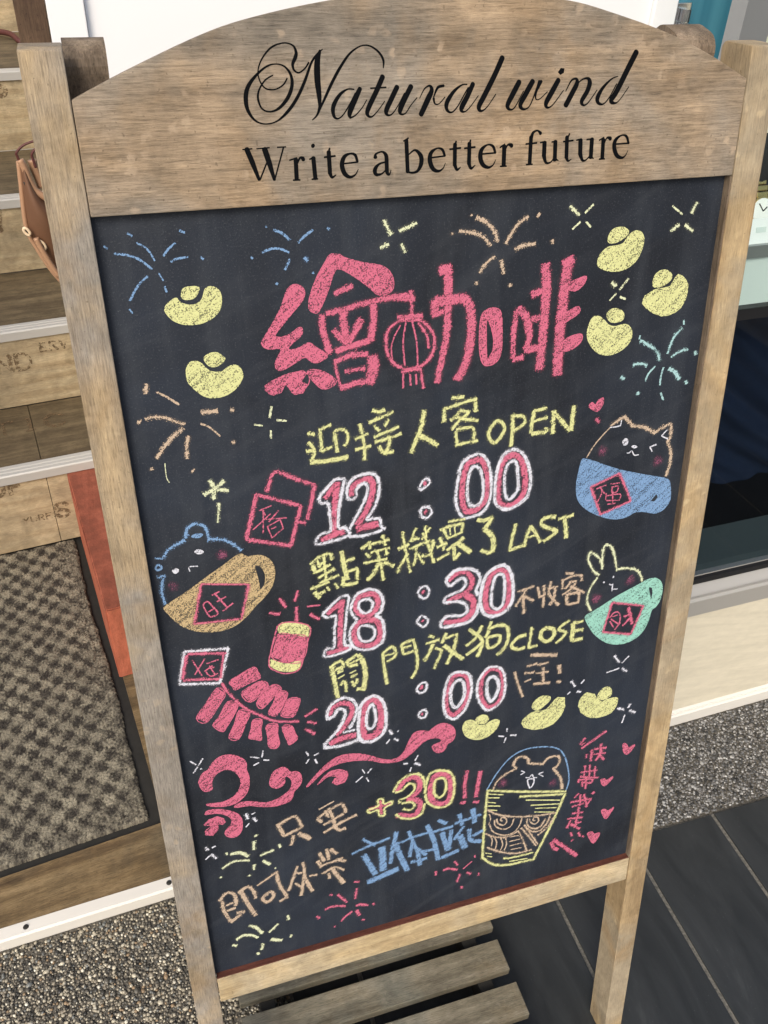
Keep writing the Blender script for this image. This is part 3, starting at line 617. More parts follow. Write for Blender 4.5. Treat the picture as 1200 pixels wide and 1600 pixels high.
# brick standing on edge beside the mat
bb = on_z(187, 1060, PZ); bz = on_plane(163, 955, bb, N2)[2]; bt = on_z(104, 738, bz); BL = (bt - bb) @ N2
brick = None
bm = bmesh.new(); box(bm, 0, 0.07, 0, BL, 0, bz - PZ); bmesh.ops.subdivide_edges(bm, edges=list(bm.edges), cuts=5, use_grid_fill=True)
bmesh.ops.bevel(bm, geom=[e for e in bm.edges if e.calc_face_angle(0) > 0.7], offset=0.0025, segments=2, affect='EDGES')
for v in bm.verts: v.co += Vector([random.uniform(-0.0007, 0.0007) for _ in range(3)])
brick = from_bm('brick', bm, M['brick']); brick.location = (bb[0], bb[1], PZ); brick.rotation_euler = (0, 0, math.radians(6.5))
tag(brick, 'long red brick block lying between the door mat and the sign', 'brick')

# ================================================================== THE SIGN
O = np.array([-0.00157587, 0.64400312, 1.18025232])
SV = np.array([0, -math.sin(LEAN), -math.cos(LEAN)]); SNN = np.array([0, -math.cos(LEAN), math.sin(LEAN)])
LEG = (O[2] - 0.0) / math.cos(LEAN)                       # v at which the front legs meet the ground
base = O + SV * LEG + np.array([0.265, 0, 0])
sign = empty('chalkboard_sign', base, (-LEAN, 0, 0))
tag(sign, 'wooden A-frame chalkboard sign with arched top and colourful chalk drawings', 'sign')
# local: x = u - 0.265, z = LEG - v, y = -w
U0 = 0.265
def L(u, v, w=0.0): return (u - U0, -w, LEG - v)
TH = 0.040                                                # post depth
def post(name, u0, u1, vtop, vbot, w0, w1, mat, parent, rounded=0.012):
    zt, zb = LEG - vtop, LEG - vbot
    prof = [(-w0, zb), (-w0, zt - 0.001), (-w0 + 0.001, zt)]; zt = zt + 0.0045; rounded = 0.006
    for a in np.linspace(0, math.pi / 2, 5): prof.append((-w1 - rounded + rounded * math.sin(a), zt - rounded + rounded * math.cos(a)))
    prof.append((-w1, zb - (w0 - w1) * math.tan(LEAN)))
    return prism(name, prof, 'x', u0 - U0, u1 - U0, mat, parent, 0.0009)
post('front_post', -0.0285, -0.0006, -0.1045, LEG, 0.0, -TH, M['post'], sign)
post('front_post', 0.5306, 0.5585, -0.0985, LEG - 0.0, 0.0, -TH, M['post_warm'], sign)
# arched header
arch = [(-0.0, -0.0745), (0.0411, -0.0925), (0.092, -0.1123), (0.1274, -0.1221), (0.1792, -0.1313), (0.225, -0.1352), (0.27, -0.1362), (0.315, -0.1348), (0.3638, -0.1305), (0.4012, -0.1223), (0.4489, -0.109), (0.49, -0.0935), (0.53, -0.0745)]
ap = [tuple(p) for p in spline(arch, n=5)]
prof = [(p[0] - U0, LEG - p[1]) for p in ap] + [(0.53 - U0, LEG - 0.0), (0 - U0, LEG - 0.0)]
header = prism('header_panel', prof, 'y', 0.0006, 0.019, M['header'], sign, 0.0008)
boxo('bottom_rail', (-U0 + 0.0002, 0.53 - U0 - 0.0002, 0.0008, 0.030, LEG - 0.8652, LEG - 0.8262), M['rail'], sign, 0.0012)
REC = 0.0085
boxo('rail_lip', (-U0 + 0.0004, 0.53 - U0 - 0.0004, 0.002, 0.026, LEG - 0.8262, LEG - 0.8246), M['red_wood'], sign)
boxo('side_lip', (0.5288 - U0, 0.5304 - U0, 0.0012, 0.026, LEG - 0.8244, LEG - 0.0006), M['dark_post'], sign)
board = boxo('chalkboard', (-U0 - 0.0005, 0.5286 - U0, REC, REC + 0.006, LEG - 0.8244, LEG - 0.0004), M['board'], sign)
boxo('backing', (-U0 + 0.0005, 0.5286 - U0, REC + 0.0065, REC + 0.012, LEG - 0.8244, LEG + 0.0), M['dark_post'], sign)

# rear frame (hinged at the top, feet on the entrance floor), slightly racked to the left
rtop = O + SV * (-0.104) + SNN * (-TH - 0.002)
RLEN = 1.31
rear_foot_y = 0.955
ang = math.atan2(rear_foot_y - rtop[1], rtop[2] - PZ)
RLEN = math.hypot(rear_foot_y - rtop[1], rtop[2] - PZ)
def R_(u, s, t):                                          # u across, s down the rear leg, t rearwards thickness -> sign local
    skew = -0.03 * s / RLEN
    p = rtop + np.array([u - O[0] * 0 + skew, 0, 0]) + s * np.array([0, math.sin(ang), -math.cos(ang)]) + t * np.array([0, math.cos(ang), math.sin(ang)])
    q = p - base; ca, sa2 = math.cos(-LEAN), math.sin(-LEAN)
    return (q[0], q[1] * ca + q[2] * sa2, -q[1] * sa2 + q[2] * ca)
def rear_bar(name, u0, u1, s0, s1, t0, t1, mat, rounded=0.0):
    bm = bmesh.new(); prof = []
    if rounded:
        for a in np.linspace(0, math.pi / 2, 6): prof.append((s0 + rounded - rounded * math.sin(a), t0 + rounded - rounded * math.cos(a)))
        for a in np.linspace(0, math.pi / 2, 6): prof.append((s0 + rounded - rounded * math.cos(a), t1 - rounded + rounded * math.sin(a)))
    else: prof += [(s0, t0), (s0, t1)]
    prof += [(s1, t1), (s1, t0)]
    A = [bm.verts.new(R_(u0, s, t)) for s, t in prof]; B = [bm.verts.new(R_(u1, s, t)) for s, t in prof]; n = len(prof)
    for i in range(n): bm.faces.new((A[i], A[(i + 1) % n], B[(i + 1) % n], B[i]))
    bm.faces.new(A[::-1]); bm.faces.new(B); bmesh.ops.recalc_face_normals(bm, faces=bm.faces)
    return from_bm(name, bm, mat, sign)
rear_bar('rear_post', -0.0005, 0.0285, 0.0, RLEN, 0.0, 0.036, M['dark_post'], 0.016)
rear_bar('rear_post', 0.494, 0.530, 0.0, RLEN, 0.0, 0.046, M['dark_post'], 0.016)
rear_bar('rear_rail', 0.029, 0.4955, 0.20, 0.24, 0.004, 0.03, M['dark_post'])
rear_bar('rear_rail', 0.029, 0.4955, 0.66, 0.70, 0.004, 0.03, M['dark_post'])
rear_bar('rear_panel', 0.029, 0.4955, 0.2402, 0.6598, 0.012, 0.018, M['black'])

# ---- lettering and chalk drawings, traced stroke by stroke ----------
O_C = RW.T @ (O - CAM)
def uv(px, py):
    d = np.array([(px - 600) / F_PX, (py - 800) / F_PX, 1.0]); t = (O_C @ NN) / (d @ NN); q = d * t - O_C
    return float(q @ EX), float(q @ EY)
def uv_rec(px, py):                                       # on the recessed board face
    P0 = O_C - NN * REC; d = np.array([(px - 600) / F_PX, (py - 800) / F_PX, 1.0]); t = (P0 @ NN) / (d @ NN); q = d * t - P0
    return float(q @ EX), float(q @ EY)
REG = {'A': (150, 330, 4.8), 'B': (390, 330, 4.8), 'C': (590, 300, 3.529), 'D': (880, 290, 4.572), 'E': (200, 540, 4.0), 'F': (460, 600, 5.0), 'G': (680, 600, 5.0),
       'H': (880, 610, 6.0), 'I': (230, 800, 4.444), 'J': (470, 790, 5.217), 'K': (670, 790, 4.615), 'L': (880, 840, 5.517), 'M': (260, 990, 4.615), 'N': (480, 990, 5.0),
       'O': (690, 960, 5.4545), 'P': (300, 1150, 4.615), 'Q': (320, 1270, 4.2857), 'R': (530, 1130, 4.8), 'S': (730, 1120, 4.2857), 'T': (370, 50, 4.8), 'U': (580, 60, 4.8), 'V': (780, 60, 5.217)}
CK = 0.84
COL = {'blue': (srgb(138, 176, 220), 1.0), 'yellow': (srgb(240, 242, 172), 1.0), 'pink': (srgb(230, 122, 150), 0.98), 'tan': (srgb(222, 198, 172), 0.98), 'white': (srgb(242, 244, 255), 1.0),
       'mint': (srgb(170, 230, 212), 1.02), 'ochre': (srgb(220, 194, 146), 0.76), 'lime': (srgb(242, 248, 206), 1.1), 'blush': (srgb(158, 92, 120), 0.6), 'aqua': (srgb(184, 226, 228), 1.05), 'black': ((0.01, 0.01, 0.012), 1.3)}
COL = {k: (tuple(x * CK for x in c), d) for k, (c, d) in COL.items()}
CHALK_DATA = r'''
@A chalk_firework !blue
22 135 320 210 325 300 350 360 385 420 435
18 305 240 360 265 405 310 440 370
20 595 240 545 280 505 335
20 560 380 610 355 690 345
22 385 490 330 540 290 600 255 670
14 470 465 505 520
20 515 565 530 605
20 60 262 85 280
22 235 165 270 185
24 625 145 665 160
20 785 345 805 360
16 250 735 275 765
@A chalk_ingot !yellow
P 515 735 540 690 600 650 625 680 660 695 715 705 770 685 800 650 815 590 850 565 900 575 935 620 940 690 915 760 850 815 770 845 690 850 610 835 545 790
P 640 625 655 580 710 565 770 570 765 610 735 650 690 662 650 655
@E chalk_ingot !yellow
P 365 180 370 130 400 100 450 105 485 140 530 165 590 160 640 125 690 130 718 180 705 220 680 260 620 305 540 325 470 312 410 265 375 225
P 475 80 500 55 545 42 585 60 605 85 570 120 530 132 495 115
@E chalk_firework !tan
26 115 240 110 300
18 180 290 240 320 318 368
22 110 460 160 445 230 450 300 475 355 490
24 345 515 290 560 235 620 180 705
22 378 565 368 620 370 705
24 458 418 500 412 560 410
14 455 488 510 510 575 565
26 60 475 75 480
22 145 765 150 775
22 400 780 408 785
20 640 400 660 405
20 648 600 668 605
@E chalk_sparkle !lime
18 897 380 885 450
16 930 465 990 470
14 790 493 840 500
16 893 530 893 578
@E chalk_squiggle !lime
7 230 735 240 820 258 855
@E chalk_shooting_star !lime
30 540 895 510 840
28 540 895 600 845
26 540 895 625 905
30 540 895 535 955
28 540 895 475 930
20/10 570 985 560 1105
@E chalk_spring_cards !pink
26 870 915 915 790 1040 830 1165 870
26 1165 870 1145 980 1120 1085
20 1060 1100 1110 1110
26 800 930 940 965 1080 1000
28 1080 1000 1050 1120 1020 1250
26 1020 1250 880 1230 740 1210
28 740 1210 770 1070 800 930
10 820 1030 895 1000
10 835 1020 860 1060
10 780 1150 830 1105 890 1050
10 845 1020 845 1170
10 860 1085 990 1075
10 940 1030 880 1100
10 870 1130 950 1085
10 950 1085 970 1140
10 970 1140 900 1200
10 900 1200 870 1130
10 895 1145 925 1130
@B chalk_title_character !pink
P 285 580 340 550 395 570 412 640 340 740 250 850 190 935 260 940 330 900 370 870 395 885 385 935 320 990 290 1040 380 1020 440 985 500 1020 580 1075 560 1110 480 1140 415 1095 300 1165 220 1195 190 1150 215 1085 235 1030 150 1035 95 1010 95 970 160 860 230 730
P 115 1310 180 1265 300 1215 400 1190 430 1215 390 1275 440 1300 400 1365 340 1375 300 1330 270 1300 240 1360 180 1380 130 1355
P 430 1200 520 1190 620 1240 650 1290 560 1335 490 1290
P 610 320 700 340 655 425 625 480 580 620 520 750 480 760 445 730 450 640 500 500 560 390
P 640 330 720 350 850 385 980 405 1050 450 1080 520 1065 600 970 630 900 575 800 500 700 440 655 425
45 635 620 765 560
50 575 765 700 735 900 680 1060 645 1195 630
60 545 780 540 850 565 950 600 1060
65 925 700 930 800 905 970
55 650 1050 760 1010 900 970
75 700 760 705 850 720 960
60 835 810 790 900 740 980
55 630 890 680 950 730 990
25 640 1110 650 1200 680 1310
50 640 1130 760 1080 880 1070
100 920 1090 930 1180 890 1280
50 680 1325 790 1290 900 1270
35 715 1200 865 1175
@B chalk_firework !blue
25 180 140 245 165 300 215
22 475 140 420 180 365 235
22 95 310 150 285 220 280 295 310
24 300 360 265 440
28 410 350 435 372
18 120 115 130 118
24 580 125 600 135
20 475 460 478 468
22 200 540 210 548
18 12 345 22 355
@C chalk_sparkle !lime
18 35 155 72 235
18 118 215 215 170
18 15 305 60 288
18 130 285 152 332
@C chalk_firework !tan
22 545 140 610 175 650 230 658 275
18 450 215 530 225 590 255 625 295
18 830 135 765 185 705 285
20 755 315 800 295 870 285
16 645 352 600 390 560 445
20 682 375 695 450
18 515 125 518 130
18 410 225 412 235
22 885 120 892 128
16 963 262 963 285
16 545 495 546 510
18 728 505 730 520
@C chalk_lantern !pink
40 40 590 90 580 195 590
24 180 545 200 600
20 186 600 188 680
30 110 690 245 680
16 115 712 250 705
20c 45 840 55 770 110 715 180 700 250 715 305 780 312 850 280 925 220 965 150 975 90 945 55 890
10 125 735 90 800 75 860 80 920
12 155 720 140 830 150 960
12 190 715 215 830 220 955
16 225 720 270 790 280 860
16 130 990 240 975
14 140 1000 140 1080
14 178 1005 182 1065
14 210 1005 214 1060
16 238 985 250 1080
@C chalk_title_character !pink
62/40 385 420 390 550 385 700 375 820 345 960 325 1050
60 345 432 400 420
70 320 605 400 595 470 585
62 470 580 510 640 515 780 490 930 440 1030
58 315 600 315 670
35 300 680 360 660
P 570 690 600 650 650 640 680 670 685 780 680 880 650 940 590 955 565 900 560 800 | 600 700 620 730 638 800 635 870 605 920 598 850
@C chalk_title_character !pink
36 765 660 750 780 745 915
52 775 645 820 690 835 780
38 828 700 840 790 812 870
34 745 925 800 908
62 925 400 930 520 920 680 905 850 890 975
45 850 565 905 545
40 850 700 910 690
45 812 868 880 860
72 1055 380 1035 480 1020 620 1005 750 995 900 990 1005
60 1025 400 1075 372
P 1060 500 1100 480 1150 465 1130 515 1085 545 1050 530
P 1025 680 1080 640 1110 635 1110 665 1060 700 1025 720
P 1025 820 1080 790 1125 785 1115 830 1060 870 1025 870
@D chalk_sparkle !lime
22 50 145 115 210
18 215 135 155 195
16 65 310 120 260
18 165 260 195 295
@D chalk_sparkle !lime
16 780 145 850 205
24 955 120 915 195
20 765 325 830 280
20 870 280 925 325
@D chalk_sparkle !lime
26 345 695 375 715
18 465 665 400 745
14 330 820 378 770
18 405 795 445 810
@D chalk_ingot !yellow
P 245 545 265 490 320 440 380 430 430 410 465 360 500 330 545 325 575 370 565 440 530 520 470 580 390 610 310 605 255 580
P 320 400 330 345 370 305 430 298 465 325 450 360 400 395 350 410
@D chalk_ingot !yellow
P 565 840 580 785 640 750 700 745 760 720 790 670 820 635 860 650 890 710 880 790 840 870 780 910 700 930 620 900
P 640 710 650 650 690 610 740 605 775 640 760 680 710 715 660 725
@D chalk_ingot !yellow
P 170 1060 185 990 215 940 255 935 295 965 330 1000 380 1005 440 990 475 1010 490 1060 470 1120 420 1170 350 1205 270 1205 210 1160 180 1110
P 310 925 340 885 390 880 430 910 425 955 380 975 335 970
@D chalk_firework !aqua
22 550 1105 620 1145 670 1190 688 1250
18 850 1015 785 1090 745 1200
20 770 1225 830 1185 890 1170
18 498 1280 550 1270 598 1285
16 655 1290 610 1340 585 1395
16 715 1300 695 1370 690 1425
28 755 1305 800 1335 825 1380
16 860 960 860 990
12 548 1070 542 1095
22 940 1185 942 1205
22 412 1365 435 1380
22 530 1475 535 1490
16 695 1480 712 1530
20 875 1395 878 1415
@F chalk_lettering !yellow
28 105 385 160 400
30 110 455 150 500
30 95 530 160 510
35 155 520 140 600
42 125 610 250 600 415 570
24 190 360 285 315
30 200 365 215 530
26 215 525 290 490
34 310 375 335 530
26 310 370 370 350 415 390 410 460 385 480
28 510 310 540 450 550 595
26 470 430 575 385
26 475 510 595 480
28 610 205 655 215 705 200
28 580 300 680 260 770 215
24 620 320 660 365
24 735 275 705 330
28 620 415 700 380 815 330
26 630 450 740 420 835 385
30 665 480 690 530 770 530
34 740 410 735 480 700 545
40 1010 205 990 330 950 430 910 535
42 970 400 1040 430 1115 475
@F chalk_numeral !pink
45 240 890 320 780
55 335 770 320 900 310 1030 310 1150
50 210 1220 300 1180 385 1150
52 445 870 450 810 520 755 590 740 612 800 595 900 555 1000 490 1100
60 490 1130 570 1110 650 1090
!white
20 395 740 320 745 255 810 200 880 205 930 260 930 275 1010 280 1140 210 1170 170 1220 175 1250 260 1235 400 1195 430 1165 390 1120 345 1120 345 1000 365 870 390 740
20 440 905 410 870 420 790 470 730 560 700 625 705 660 770 655 880 620 970 560 1060
18 560 1062 660 1050 680 1115 710 1130
20 685 1140 560 1180 430 1190
18 450 905 485 870 480 830 510 790 550 775 570 820 550 900 500 1000 430 1130
@F chalk_colon !pink
28 1010 760 1025 790
45 1020 995 1030 1000
!white
14 970 825 1000 760 1040 735 1055 770 1020 810 985 830
18c 985 1000 1000 965 1045 960 1072 1000 1045 1040 1000 1040
@G chalk_lettering !yellow
34 130 110 220 100
26 65 200 200 150 320 115
32 70 200 70 295
28 315 115 315 215
28 205 200 160 250 120 285
26 190 210 260 220 190 280 130 355
30 150 255 240 275 335 285
26 160 370 170 480
28 165 355 290 340 300 430
26 160 475 330 440
34c 490 285 535 320 530 380 460 460 415 400 440 330
36 605 245 600 370 590 485
30 605 245 690 255 690 310 605 370
36 770 215 755 300 745 380
26 765 210 870 185
26 765 290 875 260
34 750 385 850 375 870 340
36 925 210 915 385
36 925 215 980 280 1050 360
38 1080 170 1060 360
@G chalk_numeral !pink
52c 300 600 360 590 400 680 410 780 390 900 320 980 240 990 215 920 210 800 230 690 260 620
52c 610 550 670 590 700 690 700 810 660 900 580 950 500 930 490 820 505 680 540 590
!white
20c 215 610 320 550 390 570 425 660 438 780 420 920 350 1010 230 1045 175 980 160 880 180 740
20c 290 650 345 660 370 750 370 880 330 945 270 940 250 860 260 730
22c 600 510 680 540 730 640 745 760 720 870 650 940 560 980 475 940 465 830 480 690 520 570
20c 590 610 630 610 645 720 640 830 580 900 545 860 540 740 555 650
@H chalk_heart !pink
P 240 145 270 110 300 135 330 90 375 70 370 130 320 195 260 170
30 305 265 335 295
@H chalk_cat_in_mug !tan
14 220 630 300 500 440 345
24 440 335 500 290 570 245
34 570 245 625 300 650 330 760 345 860 400
26 860 395 935 345 1010 310
32 1010 315 1005 420 980 480 1005 560 1000 680 960 800
!white
14 440 345 490 340 535 330
12 535 330 545 280
14 975 365 920 425
14 920 425 980 455
P 555 480 580 450 605 465 595 505 565 510
P 640 525 665 515 690 528 665 538
12 595 585 615 585 640 565 665 605 705 600
16 870 505 810 530
14 810 530 830 570
!blush
95 355 550 375 580
95 870 640 900 680
!blue
P 190 640 330 680 520 740 760 790 975 830 1000 920 1000 1020 940 1110 850 1150 700 1130 600 1180 480 1205 340 1175 210 1110 135 1020 120 900 140 770 | 255 905 525 775 630 1035 345 1160 | 815 1035 870 970 885 1000 850 1040
!pink
24 255 905 390 840 525 775
24 525 775 580 905 630 1035
24 630 1035 490 1095 345 1160
24 345 1160 300 1030 255 905
14 310 920 400 885
14 340 900 360 950 320 1040
14 360 930 385 965
14 440 875 525 865
14 450 905 510 895 500 945 455 955 455 910
14 400 960 395 1025
14 405 985 530 970 520 1030
14 460 940 460 1050
14 410 1065 485 1055
14 400 1030 520 1025
@I chalk_bear_in_mug !blue
22 110 320 150 260 260 195
24 265 180 275 120 320 85 380 90 410 120 425 180
22 420 190 520 190 600 225 655 265
P 310 165 350 150 385 155 360 175 320 175
16 55 320 110 325
18c 60 380 80 365 100 385 85 400 65 400
20 70 455 125 440
20 110 460 100 540 125 640
!white
P 330 275 355 260 390 275 360 290
P 175 405 200 392 218 405 195 425
10 350 375 292 380 295 412
!blush
70 175 510 190 520
75 515 290 520 300
!ochre
P 120 655 250 570 400 460 520 375 640 290 690 310 720 305 790 300 850 330 885 400 870 500 820 580 760 640 700 710 620 780 520 820 420 830 300 815 200 760 135 690 | 375 498 705 500 655 740 325 775 | 745 370 785 375 820 430 815 500 785 540 770 470
!pink
18 375 498 540 500 705 500
18 705 500 680 620 655 740
18 655 740 490 758 325 775
18 325 775 350 640 375 498
14c 390 640 420 620 450 650 490 700 440 725 410 690
12 425 690 470 665
14 450 575 500 550
14 470 565 555 660
12 485 620 545 585
14 525 685 595 630
@I chalk_firecracker !yellow
P 915 835 925 775 980 765 1060 770 1130 795 1115 860 1010 845
P 860 1025 960 1055 1065 1030 1065 1075 1000 1105 920 1100 855 1065
!pink
P 905 850 1010 850 1110 870 1080 1030 960 1045 860 1000
12 905 790 870 920 845 1060 900 1105 970 1120 1060 1085 1095 950 1135 810 1060 770 960 765 910 785
20 1035 660 1040 760
18 1045 545 1025 620
22 920 600 960 660
20 850 700 920 708
16 1110 655 1200 645
20 1130 710 1195 745
@M chalk_lucky_card !white
22 130 130 290 118 445 105
22 445 105 415 230 385 355
22 385 355 240 360 95 365
22 95 365 112 250 130 130
!pink
22 155 145 430 140
26 145 155 115 330
22 120 335 380 325
18 410 150 390 320
12 185 190 255 300
12 205 295 275 180
12 290 215 375 185
12 275 270 330 230
12 310 230 355 300
12 285 275 320 305 370 285
12 300 250 345 240
@M chalk_firecracker_string !pink
P 455 345 530 295 630 240 660 275 675 320 600 355 500 405 475 380
P 540 430 610 375 690 340 735 370 690 430 600 495
P 650 500 700 430 770 365 830 395 780 450 690 540
P 735 570 770 500 810 420 870 420 860 480 800 585 760 590
P 825 590 850 530 880 470 960 465 950 530 910 600
P 215 610 280 510 365 390 425 430 390 500 290 640
P 335 660 385 590 440 490 510 500 500 560 430 680 400 705
P 450 750 490 650 525 550 600 570 570 650 520 760
P 595 750 610 690 625 620 690 620 680 690 685 765 640 760
P 720 660 800 650 800 720 815 790 790 825 740 815 730 740
P 835 670 900 660 930 720 945 755 890 800 870 770
22 400 355 450 430 560 530 680 590 800 630 955 630
20 1000 595 1085 540
20 1015 635 1080 642
20 1000 685 1070 720
@M chalk_sparkle !white
12 170 920 215 945
12 262 900 230 950
12 225 960 195 1005
14 248 972 252 976
@M chalk_sparkle !white
12 605 888 668 895
12 697 842 688 890
12 700 910 740 912
12 665 930 628 950
@M chalk_sparkle !white
14 1008 852 1025 880
12 1065 878 1098 862
12 1028 905 1008 935
14 1070 905 1088 935
@P chalk_cloud_scroll !pink
P 50 330 75 270 115 245 150 190 210 145 280 135 350 155 390 190 390 240 410 290 410 360 380 430 300 490 200 508 115 500 115 488 200 480 270 455 320 415 350 360 350 310 320 265 270 240 210 250 160 290 140 340 145 380 100 400 65 375
@P chalk_cloud_scroll !pink
P 560 330 580 270 620 235 670 225 710 260 760 255 790 295 780 350 735 400 720 450 680 480 560 510 420 500 310 515 330 490 400 470 520 480 600 460 680 410 715 370 720 320 690 290 665 300 665 345 610 375 570 360
@P chalk_cloud_scroll !pink
P 95 560 120 535 200 528 290 545 345 575 362 630 350 695 300 730 245 715 245 680 280 640 285 600 250 570 180 555 110 565
P 85 640 120 600 180 580 230 590 242 620 220 640 190 635 190 680 150 715 95 715 95 690 130 670 140 645 110 635
@N chalk_cloud_scroll !pink
P 80 1180 130 1110 180 1075 250 1055 310 1075 320 1110 290 1160 230 1185 195 1165 210 1130 235 1120 210 1100 160 1115 110 1160
P 0 1185 70 1100 150 1020 250 955 380 938 480 950 580 980 680 980 750 930 790 850 830 780 890 757 950 762 1010 715 1080 700 1140 730 1155 790 1130 840 1095 860 1070 910 1020 930 980 900 985 870 1040 845 1040 820 980 815 900 850 820 930 740 985 620 1010 500 990 380 990 260 1010 160 1055 80 1120 10 1190
@P chalk_sparkle !white
16 388 560 402 598
12 430 565 452 550
16 440 588 462 615
10 412 630 388 655
@P chalk_sparkle !white
16 98 800 115 822
14 145 805 170 792
12 98 890 135 855
18 140 850 175 882
@N chalk_sparkle !white
16 638 755 665 785
12 705 765 715 757
12 618 858 645 825
18 680 820 710 835
@N chalk_sparkle !white
10 430 1062 450 1090
12 502 1052 470 1090
12 380 1160 432 1115
12 462 1125 480 1155
@N chalk_sparkle !white
16 752 1015 785 1015
14 865 950 842 990
16 842 1010 885 1028
12 812 1045 802 1075
@P chalk_lettering !tan
28 615 635 665 720
22 625 635 740 580 785 640 785 660 665 718
24 735 715 715 785
34 770 700 850 740
14 915 528 1020 470
28 905 595 935 620
22 905 590 1010 520 1080 490 1110 550
26 985 520 1020 600 1030 660
20 960 535 985 585
20 950 640 1090 560
22 950 695 1040 640 1185 565
26 1020 640 1060 675 1105 660
@Q chalk_firework !lime
18 328 190 328 245
20 340 150 345 155
16 372 285 460 248
16 498 210 505 230
26 175 278 230 265 290 288
14 145 265 148 280
16 118 372 180 330 240 318 298 318
22 390 318 435 345
14 332 345 328 380
18 298 415 302 420
14 110 425 105 435
12 470 365 474 370
@Q chalk_firework !lime
20 295 755 340 765 385 805
20 212 848 260 820 320 820 355 835
14 430 800 490 742
22 445 845 515 852
18 390 875 380 915
16 555 685 562 715
14 580 815 572 832
16 185 885 215 888
18 355 935 360 945
@Q chalk_firework !pink
16 888 545 950 598
16 805 645 860 625 940 622
12 1018 505 1005 575
14 1000 460 1035 462
16 1012 620 1050 612 1092 618
14 985 660 945 690 912 725
22 1015 650 1035 685
12 750 690 768 705
12 838 548 855 548
12 870 755 868 765
12 1125 605 1135 612
12 1052 712 1070 714
@R chalk_firework !pink
18 780 1100 825 1090 885 1098
14 865 1035 888 1062
10 930 1090 995 1035
12 1015 990 1018 1005
16 955 1118 985 1128
14 905 1130 882 1190
14 725 1110 725 1138
12 1045 1120 1045 1140
16 912 1220 922 1235
@Q chalk_lettering !tan
22 100 590 140 540 190 540 210 590 205 620
24 115 590 130 660 180 730
18 145 620 185 600
20 150 655 205 635
26 215 670 265 660
24 175 730 240 680
22 225 535 290 495 330 530 340 570
30 245 530 290 610 340 685
14 350 485 490 390
24 480 400 495 470 550 560
20 500 590 555 560
24c 385 570 440 525 460 555 420 595
18 620 355 590 440 560 520
16 610 400 650 400
22 655 330 665 400 645 550
26 665 420 690 470 720 520
16 605 470 640 490
16 700 420 750 410
24 765 265 800 320
22 815 240 830 310
24 840 240 885 270
26 755 320 780 360
18 770 355 920 300
24 890 310 940 320
16 785 405 870 360 930 380
20 830 400 835 435
30 850 365 890 420 930 465
@R chalk_lettering !blue
26 175 870 270 915
22 95 980 220 920 380 860
45 185 990 270 1130
55 320 930 330 1100
50 215 1190 330 1140 440 1090
34 430 815 400 940 385 1050
45 420 900 460 1000 510 1100
28 520 810 550 880 600 1000
22 440 900 560 850 700 810
30 550 890 525 1000
30 560 920 650 985
28 540 1040 655 1010
34 590 980 605 1060
40 660 765 710 880 740 1020
24 610 960 740 940
24 680 820 850 770
30 745 725 800 750
40 770 820 810 950
34 840 800 820 940
34 770 1005 890 950
34 900 680 920 760
26 865 750 1060 680
40 1000 640 1015 740
26 930 770 860 870
50 905 840 940 930
34 975 790 980 870 1060 880
26 1000 840 1075 800
@R chalk_numeral !pink
45 430 510 490 430 570 400 605 440 590 510 510 570
45 510 575 590 580 605 630 560 690 440 690
52c 690 480 720 400 780 375 830 420 840 500 820 580 750 610 690 570
!yellow
14 405 515 450 440 520 390 590 380 635 420 640 480
13 420 520 475 500 520 455 560 460 560 500 510 550 450 575 455 595
13 470 600 540 590 565 620 530 650 480 640
14 425 680 470 710 560 710 620 670 640 600
15c 650 470 680 380 760 352 840 375 862 460 850 560 810 615 740 630 670 600 645 540
15c 730 420 780 410 800 450 790 520 750 555 715 530 712 460
@R chalk_plus !pink
28 225 645 385 600
28 305 580 315 680
!yellow
12c 215 650 290 620 290 575 325 570 335 605 385 585 395 605 340 635 340 685 300 690 290 650 230 670
@R chalk_exclamation_marks !pink
30 960 355 940 460 942 560
26 910 593 945 593
34 1060 360 1040 460 1025 550
24 1005 590 1045 588
@J chalk_lettering !yellow
26 80 480 150 420 230 390 255 440
38 95 480 120 545
26 120 545 240 480
22 130 440 160 500
26 185 410 205 590
20 140 500 180 460
24 140 590 275 510
24 150 630 310 565
26 80 680 230 620
38 115 705 150 750
28 140 720 195 695
22 210 660 235 690
22 275 630 305 670
44 330 370 350 480 375 600
26 370 450 435 425
28 360 540 460 510
30 460 510 460 600
30 330 640 400 640 460 620
36 350 580 340 640
30 490 350 550 310
30 560 290 560 350
24 550 315 720 275
26 665 240 690 320
28 530 385 560 420
24 570 380 720 340
24 620 370 640 430
26 690 340 700 400
24 510 465 700 430
34 640 450 600 540 540 605
28 650 460 670 605
32 680 460 755 490
26 825 210 850 350 890 540
26 790 350 880 310
30 860 400 780 540
22 935 180 890 290
20 1050 175 985 270
24 990 220 1040 330 1080 460
22 880 350 1000 300 1080 280
24 940 340 930 430 910 490
24 950 390 1000 470
24 1080 290 1050 390 980 410
20 1010 160 1020 260
22 895 260 960 270
@J chalk_numeral !pink
42 215 880 340 780
48 335 770 325 900 320 1150
42 215 1205 300 1180 385 1155
50c 540 720 600 720 630 790 590 870 520 900 450 850 440 790 480 740
54c 540 930 620 940 650 1030 620 1110 540 1145 460 1120 430 1050 460 970
34 990 700 1000 705
26 990 935 996 940
!white
18 175 890 270 790 330 740 390 740 375 850 365 960 355 1120 400 1140 400 1170 300 1210 200 1230 190 1200 220 1165 270 1150 275 1000 285 900 215 910 175 890
20 460 930 410 870 415 800 460 720 560 680 630 700 670 770 650 860 610 890 660 930 680 1030 660 1110 580 1165 480 1170 415 1130 400 1020 450 940
18c 540 760 585 790 570 850 520 875 475 840 480 785
18c 540 975 595 1000 600 1060 560 1100 500 1100 470 1050 480 990
